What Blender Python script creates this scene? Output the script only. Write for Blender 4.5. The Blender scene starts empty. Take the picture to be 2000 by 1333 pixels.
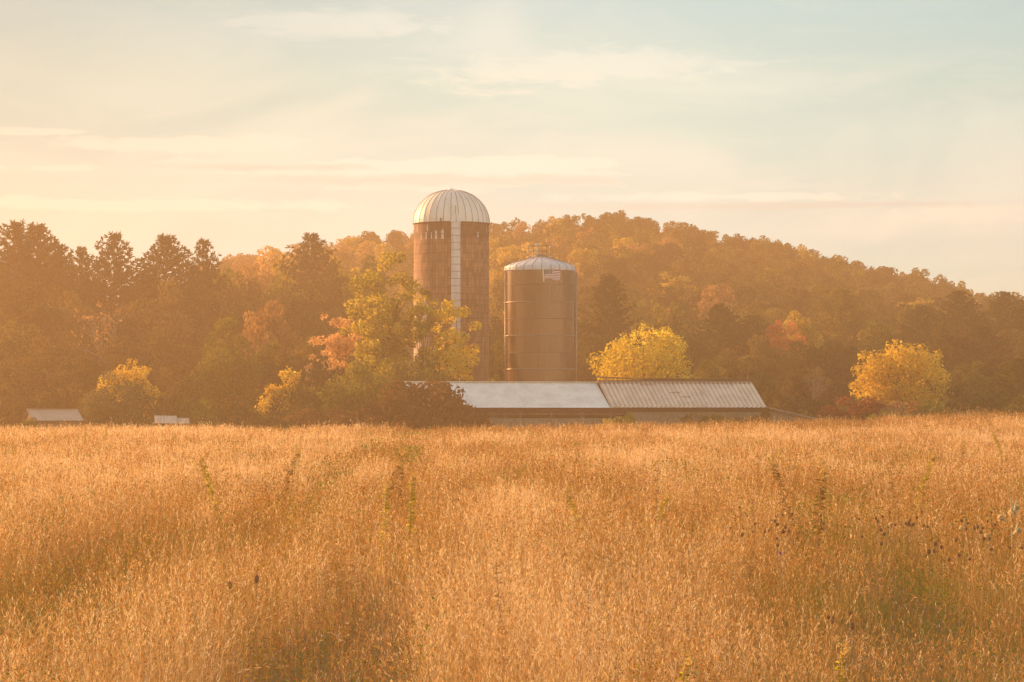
import bpy, math, random
import numpy as np
from mathutils import Vector, Matrix

scene = bpy.context.scene
COL = scene.collection
PI = math.pi
F = 5555.0            # focal length in pixels of the 2000 px wide photograph (100 mm lens)
EYE = 2.3             # camera height

# ------------------------------------------------------------------ camera
cam_d = bpy.data.cameras.new("camera"); cam_d.lens = 100.0; cam_d.sensor_width = 36.0
cam_d.clip_start = 0.1; cam_d.clip_end = 5000
cam = bpy.data.objects.new("camera", cam_d); COL.objects.link(cam)
cam.location = (0, 0, EYE)
cam.rotation_euler = (math.radians(90) + math.atan((800 - 666.5) / F), 0, 0)
scene.camera = cam

# ------------------------------------------------------------------ light
SUN_EL = math.radians(17.0)
SUN_AZ = Vector((-0.80, 0.60, 0)).normalized()          # towards the sun, behind the silos on the left
SUN_DIR = Vector((SUN_AZ.x * math.cos(SUN_EL), SUN_AZ.y * math.cos(SUN_EL), math.sin(SUN_EL)))
sd = bpy.data.lights.new("sun", 'SUN'); sd.energy = 5.0; sd.angle = math.radians(0.5); sd.color = (1.0, 0.56, 0.25)
sun = bpy.data.objects.new("sun", sd); COL.objects.link(sun)
sun.rotation_euler = (-SUN_DIR).to_track_quat('-Z', 'Y').to_euler()
sun.location = (-200, 200, 120)

world = bpy.data.worlds.new("World"); scene.world = world; world.use_nodes = True
wn, wl = world.node_tree.nodes, world.node_tree.links
wn.clear()
class NT:
    """small helper for wiring node trees"""
    def __init__(s, tree): s.t = tree
    def n(s, typ, **kw):
        nd = s.t.nodes.new(typ)
        for k, v in kw.items(): setattr(nd, k, v)
        return nd
    def link(s, a, b): s.t.links.new(a, b)
    def _in(s, sock, v):
        if hasattr(v, 'is_output'): s.link(v, sock)
        else: sock.default_value = v
    def m(s, op, a, b=0.0, c=None, clamp=False):
        nd = s.n('ShaderNodeMath', operation=op, use_clamp=clamp)
        s._in(nd.inputs[0], a); s._in(nd.inputs[1], b)
        if c is not None: s._in(nd.inputs[2], c)
        return nd.outputs[0]
    def comb(s, x, y, z):
        nd = s.n('ShaderNodeCombineXYZ')
        for i, v in enumerate((x, y, z)): s._in(nd.inputs[i], v)
        return nd.outputs[0]
    def sep(s, v):
        nd = s.n('ShaderNodeSeparateXYZ'); s.link(v, nd.inputs[0]); return nd.outputs
    def noise(s, vec, scale, detail=4, rough=0.55, dist=0.0):
        nd = s.n('ShaderNodeTexNoise')
        if vec is not None: s.link(vec, nd.inputs['Vector'])
        nd.inputs['Scale'].default_value = scale; nd.inputs['Detail'].default_value = detail
        nd.inputs['Roughness'].default_value = rough; nd.inputs['Distortion'].default_value = dist
        return nd.outputs['Fac']
    def ramp(s, f, stops, interp='LINEAR'):
        nd = s.n('ShaderNodeValToRGB'); s.link(f, nd.inputs[0]); cr = nd.color_ramp; cr.interpolation = interp
        while len(cr.elements) < len(stops): cr.elements.new(0.5)
        for e, (p, c) in zip(cr.elements, stops):
            e.position = p; e.color = (c, c, c, 1) if isinstance(c, (int, float)) else (*c, 1)
        return nd.outputs[0]
    def smooth(s, f, a, b):
        nd = s.n('ShaderNodeMapRange', interpolation_type='SMOOTHSTEP')
        s._in(nd.inputs[0], f); nd.inputs[1].default_value = a; nd.inputs[2].default_value = b
        return nd.outputs[0]
    def mix(s, f, a, b, blend='MIX'):
        nd = s.n('ShaderNodeMix', data_type='RGBA', blend_type=blend)
        s._in(nd.inputs[0], f)
        for i, v in ((6, a), (7, b)):
            if hasattr(v, 'is_output'): s.link(v, nd.inputs[i])
            else: nd.inputs[i].default_value = (*v, 1)
        return nd.outputs[2]

w = NT(world.node_tree)
sky = w.n('ShaderNodeTexSky', sky_type='NISHITA', sun_disc=False)
sky.sun_elevation = SUN_EL
sky.sun_rotation = math.atan2(SUN_AZ.x, SUN_AZ.y)
sky.altitude = 100; sky.air_density = 1.0; sky.dust_density = 0.6; sky.ozone_density = 1.0
tc = w.n('ShaderNodeTexCoord').outputs['Generated']
sx, sy, sz = w.sep(tc)
az = w.m('ARCTAN2', sx, sy)                 # 0 straight ahead, positive to the right
el = w.m('ARCSINE', sz)
# thin streaky cloud: strongly stretched along the horizon
warp = w.noise(w.comb(w.m('MULTIPLY', az, 7), w.m('MULTIPLY', el, 20), 3.3), 1.0, 3)
elw = w.m('ADD', el, w.m('MULTIPLY', w.m('SUBTRACT', warp, 0.5), 0.030))
streak = w.noise(w.comb(w.m('MULTIPLY', az, 9), w.m('MULTIPLY', elw, 75), 0.0), 1.0, 6, 0.58, 0.6)
streak = w.smooth(streak, 0.46, 0.70)
veil = w.noise(w.comb(w.m('MULTIPLY', az, 8), w.m('MULTIPLY', w.m('ADD', elw, w.m('MULTIPLY', az, -0.12)), 26), 7.0), 1.0, 5, 0.55, 0.8)
veil = w.smooth(veil, 0.40, 0.72)
puff = w.noise(w.comb(w.m('MULTIPLY', az, 55), w.m('MULTIPLY', elw, 210), 1.0), 1.0, 7, 0.62, 0.5)
def lens_cloud(px, py, rx, ry, soft=0.5):
    # one long flat cloud: centre and half-size given as directions
    a0, e0, ra, re = (px - 1000) / F, (800 - py) / F, rx / F, ry / F
    du = w.m('DIVIDE', w.m('SUBTRACT', az, a0), ra)
    dv = w.m('DIVIDE', w.m('SUBTRACT', el, e0), re)
    d = w.m('SQRT', w.m('ADD', w.m('MULTIPLY', du, du), w.m('MULTIPLY', dv, dv)))
    d = w.m('ADD', d, w.m('MULTIPLY', w.m('SUBTRACT', puff, 0.5), 2.4))
    d = w.m('ADD', d, w.m('MULTIPLY', w.m('SUBTRACT', streak, 0.5), 0.7))
    return w.smooth(d, 1.0, 1.0 - soft)
bank = None
for args in ((750, 338, 520, 30, .6), (950, 322, 330, 16, .5), (420, 288, 300, 16, .7), (520, 275, 70, 10, .5), (1420, 385, 320, 13, .7),
             (300, 405, 420, 15, .7), (110, 335, 130, 8, .7), (1900, 420, 190, 22, .8), (30, 265, 120, 6, .6), (1150, 140, 330, 60, .95),
             (600, 52, 330, 34, .95)):
    c = lens_cloud(*args)
    bank = c if bank is None else w.m('MAXIMUM', bank, c)
cover = w.m('MAXIMUM', w.m('MULTIPLY', bank, 0.85), w.m('MAXIMUM', w.m('MULTIPLY', streak, 0.40), w.m('MULTIPLY', veil, 0.65)))
sky_fill = w.m('MULTIPLY', w.m('MAXIMUM', w.smooth(el, 0.18, 0.5), w.m('MULTIPLY', w.smooth(sy, 0.1, -0.4), w.smooth(el, -0.02, 0.1))), 0.8)
SKY_K = 0.079
base = w.mix(1.0, sky.outputs[0], (0.67, 0.87, 0.83), 'MULTIPLY')
cloud_col = w.mix(1.0, sky.outputs[0], (1.12, 1.05, 0.93), 'MULTIPLY')
sky_fill_col = w.mix(1.0, sky.outputs[0], (2.9, 2.45, 1.85), 'MULTIPLY')   # unseen sky overhead and behind, brightened to light the shaded roofs
skyc = w.mix(cover, base, cloud_col)
under = w.m('MAXIMUM', lens_cloud(760, 352, 540, 13, .95), w.m('MAXIMUM', lens_cloud(520, 330, 260, 9, .9), lens_cloud(1500, 404, 420, 8, .95)))
skyc = w.mix(w.m('MULTIPLY', under, 0.7), skyc, w.mix(1.0, sky.outputs[0], (0.80, 0.78, 0.72), 'MULTIPLY'))   # greyer cloud bases
thin = w.m('MULTIPLY_ADD', w.smooth(az, -0.26, 0.10), 0.34, 0.66)     # dims the sky towards the sun
skyc = w.mix(1.0, skyc, w.comb(thin, thin, thin), 'MULTIPLY')  # multiplies the sky down towards the left
high = w.m('SUBTRACT', 1.0, w.m('MULTIPLY', w.m('MULTIPLY', w.smooth(el, 0.05, 0.14), w.smooth(az, 0.02, -0.20)), 0.24))
skyc = w.mix(1.0, skyc, w.comb(w.m('POWER', high, 2.0), w.m('POWER', high, .72), w.m('POWER', high, .5)), 'MULTIPLY')
lowf = w.smooth(el, 0.12, 0.04)                                         # paler, cooler air low on the horizon
skyc = w.mix(lowf, skyc, w.mix(1.0, skyc, (0.90, 0.95, 1.27), 'MULTIPLY'))
skyc = w.mix(sky_fill, skyc, sky_fill_col)
bg = w.n('ShaderNodeBackground'); w.link(skyc, bg.inputs[0]); bg.inputs[1].default_value = SKY_K
wo = w.n('ShaderNodeOutputWorld'); w.link(bg.outputs[0], wo.inputs[0])

scene.view_settings.view_transform = 'Standard'; scene.view_settings.look = 'None'
scene.view_settings.exposure = 1.12; scene.view_settings.gamma = 1.0
scene.render.engine = 'CYCLES'
cy = scene.cycles
cy.max_bounces = 8; cy.diffuse_bounces = 4; cy.glossy_bounces = 2; cy.transmission_bounces = 6; cy.volume_bounces = 0
cy.use_denoising = True

HAZE_DENSITY = 0.00098
HAZE_COLOR = (1.0, 0.64, 0.34)
HAZE_G = 0.48

# ------------------------------------------------------------------ helpers
def at(px, py, Y):
    return ((px - 1000) / F * Y, Y, EYE + (800 - py) / F * Y)

def mesh_np(name, V, Q, attrs=None, uv=None):
    """mesh from numpy verts and an (m,k) face array (or list of such)"""
    me = bpy.data.meshes.new(name)
    V = np.asarray(V, dtype=np.float32)
    Qs = Q if isinstance(Q, list) else [Q]
    Qs = [np.asarray(q, dtype=np.int32) for q in Qs if len(q)]
    me.vertices.add(len(V)); me.vertices.foreach_set('co', V.ravel())
    tot = np.concatenate([np.full(len(q), q.shape[1], np.int32) for q in Qs])
    idx = np.concatenate([q.ravel() for q in Qs])
    me.loops.add(len(idx)); me.loops.foreach_set('vertex_index', idx)
    me.polygons.add(len(tot))
    st = np.zeros(len(tot), np.int32); st[1:] = np.cumsum(tot)[:-1]
    me.polygons.foreach_set('loop_start', st); me.polygons.foreach_set('loop_total', tot)
    if attrs:
        for k, (dom, a) in attrs.items():
            at_ = me.attributes.new(k, 'FLOAT', dom); at_.data.foreach_set('value', np.asarray(a, np.float32).ravel())
    me.update(calc_edges=True)
    return me

def obj(name, me, mat=None, parent=None, loc=None, rot=None, smooth=False):
    o = bpy.data.objects.new(name, me); COL.objects.link(o)
    if mat is not None and me is not None and len(me.materials) == 0: me.materials.append(mat)
    if parent is not None: o.parent = parent
    if loc is not None: o.location = loc
    if rot is not None: o.rotation_euler = rot
    if smooth: me.polygons.foreach_set('use_smooth', [True] * len(me.polygons))
    return o

def tag(o, label=None, cat=None, group=None, kind=None):
    if label: o['label'] = label
    if cat: o['category'] = cat
    if group: o['group'] = group
    if kind: o['kind'] = kind
    return o

def thing(name, label, cat, loc=(0, 0, 0), rotz=0.0, group=None):
    o = bpy.data.objects.new(name, None); COL.objects.link(o)
    o.location = loc; o.rotation_euler = (0, 0, rotz); o.empty_display_size = 0.5
    return tag(o, label, cat, group)

class MB:
    """collects shapes into one mesh"""
    def __init__(s): s.v = []; s.f = []; s.n = 0
    def add(s, verts, faces):
        s.v += [tuple(p) for p in verts]; s.f += [tuple(i + s.n for i in f) for f in faces]; s.n += len(verts)
    def box(s, a, b):
        (x0, y0, z0), (x1, y1, z1) = a, b
        s.add([(x0,y0,z0),(x1,y0,z0),(x1,y1,z0),(x0,y1,z0),(x0,y0,z1),(x1,y0,z1),(x1,y1,z1),(x0,y1,z1)],
              [(0,3,2,1),(4,5,6,7),(0,1,5,4),(1,2,6,5),(2,3,7,6),(3,0,4,7)])
    def tube(s, pts, rads, sides=6, cap=True):
        pts = [Vector(p) for p in pts]
        if isinstance(rads, (int, float)): rads = [rads] * len(pts)
        V = []; prev = None
        for i, p in enumerate(pts):
            t = (pts[min(i + 1, len(pts) - 1)] - pts[max(i - 1, 0)]).normalized()
            ref = Vector((0, 0, 1)) if abs(t.z) < 0.95 else Vector((1, 0, 0))
            u = t.cross(ref).normalized() if prev is None else (prev - t * prev.dot(t)).normalized()
            prev = u; v = t.cross(u)
            for k in range(sides):
                a = 2 * PI * k / sides
                V.append(p + (u * math.cos(a) + v * math.sin(a)) * rads[i])
        Fc = []
        for i in range(len(pts) - 1):
            for k in range(sides):
                k2 = (k + 1) % sides
                Fc.append((i*sides+k, i*sides+k2, (i+1)*sides+k2, (i+1)*sides+k))
        if cap:
            Fc.append(tuple(range(sides))[::-1]); Fc.append(tuple((len(pts)-1)*sides + k for k in range(sides)))
        s.add(V, Fc)
    def lathe(s, prof, n=64, cx=0, cy=0, a0=0, a1=2*PI, caps=False):
        full = abs(a1 - a0 - 2*PI) < 1e-6
        m = n if full else n + 1
        V = [(cx + r*math.cos(a0+(a1-a0)*k/n), cy + r*math.sin(a0+(a1-a0)*k/n), z) for r, z in prof for k in range(m)]
        Fc = []
        for i in range(len(prof) - 1):
            for k in range(n):
                k2 = (k + 1) % m
                Fc.append((i*m+k, i*m+k2, (i+1)*m+k2, (i+1)*m+k))
        if caps:
            Fc.append(tuple(range(m))[::-1]); Fc.append(tuple((len(prof)-1)*m + k for k in range(m)))
        s.add(V, Fc)
    def ring(s, R, z, r, n=64, m=6):
        V = []; Fc = []
        for k in range(n):
            a = 2*PI*k/n
            for j in range(m):
                b = 2*PI*j/m; rr = R + r*math.cos(b)
                V.append((rr*math.cos(a), rr*math.sin(a), z + r*math.sin(b)))
        for k in range(n):
            for j in range(m):
                Fc.append((k*m+j, ((k+1)%n)*m+j, ((k+1)%n)*m+(j+1)%m, k*m+(j+1)%m))
        s.add(V, Fc)
    def mesh(s, name):
        me = bpy.data.meshes.new(name); me.from_pydata(s.v, [], s.f); me.update(); return me
    def build(s, name, mat, parent=None, smooth=False, **kw):
        return obj(name, s.mesh(name), mat, parent, smooth=smooth, **kw)

# ------------------------------------------------------------------ materials
def new_mat(name):
    m = bpy.data.materials.new(name); m.use_nodes = True; m.node_tree.nodes.clear()
    t = NT(m.node_tree); out = t.n('ShaderNodeOutputMaterial'); return m, t, out

def surf(name, c1, c2=None, rough=0.7, metal=0.0, scale=3.0, stretch=(1, 1, 1), spec=0.25, bump=0.0, coat=0.0):
    """painted / wooden / metal surface with procedural wear"""
    m, t, out = new_mat(name)
    b = t.n('ShaderNodeBsdfPrincipled'); t.link(b.outputs[0], out.inputs[0])
    b.inputs['Roughness'].default_value = rough; b.inputs['Metallic'].default_value = metal
    b.inputs['Specular IOR Level'].default_value = spec; b.inputs['Coat Weight'].default_value = coat
    co = t.n('ShaderNodeTexCoord').outputs['Object']
    mp = t.n('ShaderNodeMapping'); t.link(co, mp.inputs[0]); mp.inputs['Scale'].default_value = stretch
    nz = t.noise(mp.outputs[0], scale, 6, 0.62)
    col = t.mix(t.smooth(nz, 0.32, 0.68), c1, c2 or tuple(x*0.7 for x in c1))
    t.link(col, b.inputs['Base Color'])
    if bump:
        bp = t.n('ShaderNodeBump'); bp.inputs['Strength'].default_value = bump; bp.inputs['Distance'].default_value = 0.02
        t.link(nz, bp.inputs['Height']); t.link(bp.outputs[0], b.inputs['Normal'])
    return m

def leaf(name, stops, trans=0.40, tcol=1.0, objvar=0.35):
    """foliage: colour from the per-leaf tint attribute, plus a little change from plant to plant"""
    m, t, out = new_mat(name)
    a = t.n('ShaderNodeAttribute', attribute_name='tint').outputs['Fac']
    oi = t.n('ShaderNodeObjectInfo').outputs['Random']
    a2 = t.m('ADD', a, t.m('MULTIPLY', t.m('SUBTRACT', oi, 0.5), objvar), clamp=True)
    col = t.ramp(a2, stops)
    d = t.n('ShaderNodeBsdfDiffuse'); t.link(col, d.inputs[0])
    tr = t.n('ShaderNodeBsdfTranslucent')
    t.link(t.mix(1.0, col, (tcol, tcol*0.95, tcol*0.6), 'MULTIPLY'), tr.inputs[0])
    mx = t.n('ShaderNodeMixShader'); mx.inputs[0].default_value = trans
    t.link(d.outputs[0], mx.inputs[1]); t.link(tr.outputs[0], mx.inputs[2]); t.link(mx.outputs[0], out.inputs[0])
    return m

M = {}
M['bark'] = surf('bark', (.10, .075, .055), (.05, .038, .03), .9, scale=6, stretch=(3, 3, .6), bump=.6)
M['pale_bark'] = surf('pale_bark', (.22, .19, .16), (.12, .10, .08), .9, scale=6, stretch=(3, 3, .6))
L = {}
L['pine']   = leaf('pine_needles', [(0, (.020, .030, .012)), (.6, (.045, .055, .020)), (1, (.10, .085, .025))], .25)
L['dark'] = leaf('dark_leaves', [(0, (.030, .033, .012)), (.6, (.070, .064, .022)), (1, (.14, .105, .03))], .35)
L['brown'] = leaf('brown_leaves', [(0, (.055, .040, .014)), (.5, (.13, .092, .028)), (1, (.24, .165, .045))], .35)
L['olive'] = leaf('olive_leaves', [(0, (.07, .068, .018)), (.5, (.155, .135, .032)), (1, (.29, .225, .05))], .45)
L['russet'] = leaf('russet_leaves', [(0, (.19, .09, .04)), (.5, (.34, .17, .075)), (1, (.50, .28, .12))], .45)
L['hillmix'] = leaf('understorey_leaves', [(0, (.06, .05, .018)), (.45, (.13, .095, .03)), (.75, (.24, .15, .045)), (1, (.34, .18, .065))], .4)
L['amber'] = leaf('amber_leaves', [(0, (.34, .21, .03)), (.5, (.66, .42, .055)), (1, (.84, .58, .09))], .52, objvar=.1)
L['coral'] = leaf('coral_leaves', [(0, (.45, .22, .10)), (.5, (.72, .40, .20)), (1, (.85, .55, .28))], .52, objvar=.1)
L['gold'] = leaf('gold_leaves', [(0, (.26, .17, .03)), (.5, (.46, .30, .055)), (1, (.66, .45, .09))], .5)
L['orange'] = leaf('orange_leaves', [(0, (.30, .15, .06)), (.5, (.52, .28, .12)), (1, (.68, .42, .17))], .48)
L['yellow'] = leaf('yellow_leaves', [(0, (.40, .28, .03)), (.45, (.72, .53, .055)), (1, (.86, .68, .10))], .55, objvar=.1)
L['yelgrn'] = leaf('yelgrn_leaves', [(0, (.17, .14, .025)), (.5, (.42, .33, .045)), (1, (.74, .55, .085))], .55, objvar=.1)
L['green'] = leaf('green_leaves', [(0, (.08, .085, .02)), (.5, (.17, .16, .032)), (1, (.32, .27, .05))], .5)
L['sage']   = leaf('sage_leaves', [(0, (.06, .065, .03)), (.5, (.13, .13, .055)), (1, (.22, .19, .075))], .4)
L['sumac'] = leaf('sumac_leaves', [(0, (.06, .035, .014)), (.5, (.13, .065, .028)), (1, (.25, .13, .045))], .4)
L['red']    = leaf('red_leaves', [(0, (.14, .03, .02)), (.5, (.24, .06, .03)), (1, (.36, .12, .05))], .4)
L['scarlet'] = leaf('scarlet_leaves', [(0, (.42, .11, .05)), (.5, (.62, .18, .08)), (1, (.74, .29, .13))], .5)

def vnoise(X, Y, sc, seed):
    rng = np.random.default_rng(seed); T = rng.random((128, 128))
    x = X/sc + 500; y = Y/sc + 500
    i = np.floor(x).astype(int); j = np.floor(y).astype(int); fx = x - i; fy = y - j
    fx = fx*fx*(3-2*fx); fy = fy*fy*(3-2*fy)
    g = lambda a, b: T[a % 128, b % 128]
    return (g(i, j)*(1-fx) + g(i+1, j)*fx)*(1-fy) + (g(i, j+1)*(1-fx) + g(i+1, j+1)*fx)*fy

# ------------------------------------------------------------------ terrain
CREST = np.array([(-400, 700), (100, 640), (300, 560), (420, 514), (470, 500), (520, 487), (600, 478), (650, 464), (720, 452), (800, 450), (880, 445),
                  (960, 434), (1060, 432), (1130, 422), (1200, 417), (1280, 434), (1350, 449), (1400, 465), (1450, 474), (1520, 481), (1600, 496),
                  (1680, 521), (1760, 537), (1850, 556), (1900, 580), (1960, 590), (2050, 605), (2200, 640), (2600, 720)], float)
CX = (CREST[:, 0] - 1000) / F * 500
CZ = np.maximum(EYE + (800 - CREST[:, 1]) / F * 500 - 8.6, 1.0)
def sstep(x, a, b):
    t = np.clip((x - a) / (b - a), 0, 1); return t * t * (3 - 2 * t)
def ground_z(X, Y):
    X = np.asarray(X, float); Y = np.asarray(Y, float)
    H = np.interp(X * 500 / np.maximum(Y, 200), CX, CZ)
    s = np.clip((Y - 295) / 205, 0, 1) ** 0.9
    fall = 1 - 0.55 * sstep(Y, 505, 640)
    z = H * s * fall * sstep(Y, 280, 330)
    z = z + 0.9 * sstep(X, 8, 40) * sstep(Y, 90, 210)
    z = z + 0.10 * np.sin(X * .31 + 1.3) * np.cos(Y * .17) + 0.06 * np.sin(X * .83 + Y * .41)
    return z

def ground():
    xs = np.unique(np.concatenate([np.linspace(-300, -70, 26), np.linspace(-70, 110, 91), np.linspace(110, 300, 22)]))
    ys = np.unique(np.concatenate([np.linspace(-60, 0, 8), np.linspace(0, 240, 121), np.linspace(240, 620, 96)]))
    gx, gy = np.meshgrid(xs, ys)
    V = np.stack([gx, gy, ground_z(gx, gy)], -1).reshape(-1, 3)
    nx, ny = len(xs), len(ys)
    i = np.arange(nx * ny).reshape(ny, nx)
    Q = np.stack([i[:-1, :-1], i[:-1, 1:], i[1:, 1:], i[1:, :-1]], -1).reshape(-1, 4)
    m, t, out = new_mat('earth')
    co = t.n('ShaderNodeTexCoord').outputs['Object']
    n1 = t.noise(co, .25, 6, .6); n2 = t.noise(co, 7.0, 5, .7)
    c = t.mix(t.smooth(n1, .35, .65), (.16, .09, .04), (.09, .065, .028))
    c = t.mix(t.smooth(n2, .3, .7), c, (.22, .13, .06))
    b = t.n('ShaderNodeBsdfPrincipled'); b.inputs['Roughness'].default_value = 1; b.inputs['Specular IOR Level'].default_value = .1
    t.link(c, b.inputs['Base Color']); t.link(b.outputs[0], out.inputs[0])
    o = obj('ground', mesh_np('ground', V, Q), m, smooth=True)
    tag(o, 'rolling brown earth under the dry meadow and the wooded hill', 'ground', kind='structure')
ground()

# ------------------------------------------------------------------ tall silo with the dome
def silo_wall_mat(name, R, top):
    m, t, out = new_mat(name)
    co = t.n('ShaderNodeTexCoord').outputs['Object']
    x, y, z = t.sep(co)
    ang = t.m('MULTIPLY', t.m('ARCTAN2', y, x), R)
    br = t.n('ShaderNodeTexBrick'); t.link(t.comb(z, ang, 0.0), br.inputs['Vector'])
    br.inputs['Scale'].default_value = 1; br.inputs['Mortar Size'].default_value = .012; br.inputs['Mortar Smooth'].default_value = .3
    br.inputs['Brick Width'].default_value = .76; br.inputs['Row Height'].default_value = .26
    br.inputs['Color1'].default_value = (.20, .090, .048, 1); br.inputs['Color2'].default_value = (.38, .185, .10, 1)
    br.inputs['Mortar'].default_value = (.09, .05, .032, 1)
    streak = t.noise(t.comb(t.m('MULTIPLY', ang, 5), t.m('MULTIPLY', z, .35), 0.0), 1.0, 5, .65)
    blot = t.noise(co, .6, 5, .6)
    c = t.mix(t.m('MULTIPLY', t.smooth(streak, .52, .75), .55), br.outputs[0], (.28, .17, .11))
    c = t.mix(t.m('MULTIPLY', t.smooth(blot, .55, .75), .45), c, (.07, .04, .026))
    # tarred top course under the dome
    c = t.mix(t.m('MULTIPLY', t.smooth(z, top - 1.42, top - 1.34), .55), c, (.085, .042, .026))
    # sunlit strip put into the colour: paler worn staves on the lower lit side
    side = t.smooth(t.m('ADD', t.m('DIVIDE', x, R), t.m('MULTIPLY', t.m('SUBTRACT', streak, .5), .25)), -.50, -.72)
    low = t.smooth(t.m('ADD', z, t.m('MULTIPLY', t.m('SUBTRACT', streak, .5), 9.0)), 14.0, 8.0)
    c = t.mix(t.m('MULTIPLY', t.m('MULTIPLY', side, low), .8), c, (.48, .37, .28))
    b = t.n('ShaderNodeBsdfPrincipled'); b.inputs['Roughness'].default_value = .8; b.inputs['Specular IOR Level'].default_value = .3
    bp = t.n('ShaderNodeBump'); bp.inputs['Strength'].default_value = .5; bp.inputs['Distance'].default_value = .02
    t.link(br.outputs['Fac'], bp.inputs['Height']); bp.invert = True; t.link(bp.outputs[0], b.inputs['Normal'])
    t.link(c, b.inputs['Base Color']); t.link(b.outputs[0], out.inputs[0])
    return m

M['dome'] = surf('pale_dome_metal', (.78, .72, .62), (.66, .60, .50), .45, 0.0, scale=.8, stretch=(1, 1, .5))
M['seam'] = surf('dark_seam', (.14, .11, .09), (.09, .07, .06), .6)
M['hoop'] = surf('rusted_hoop', (.11, .055, .035), (.06, .035, .025), .6)
M['chute'] = surf('chute_metal', (.66, .64, .60), (.52, .49, .45), .4, scale=2, stretch=(1, 1, .4))
M['stave'] = surf('bare_concrete', (.62, .56, .48), (.5, .43, .36), .9, scale=6)
M['rust'] = surf('rusty_steel', (.20, .09, .05), (.12, .055, .035), .7, .2, scale=8)

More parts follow.
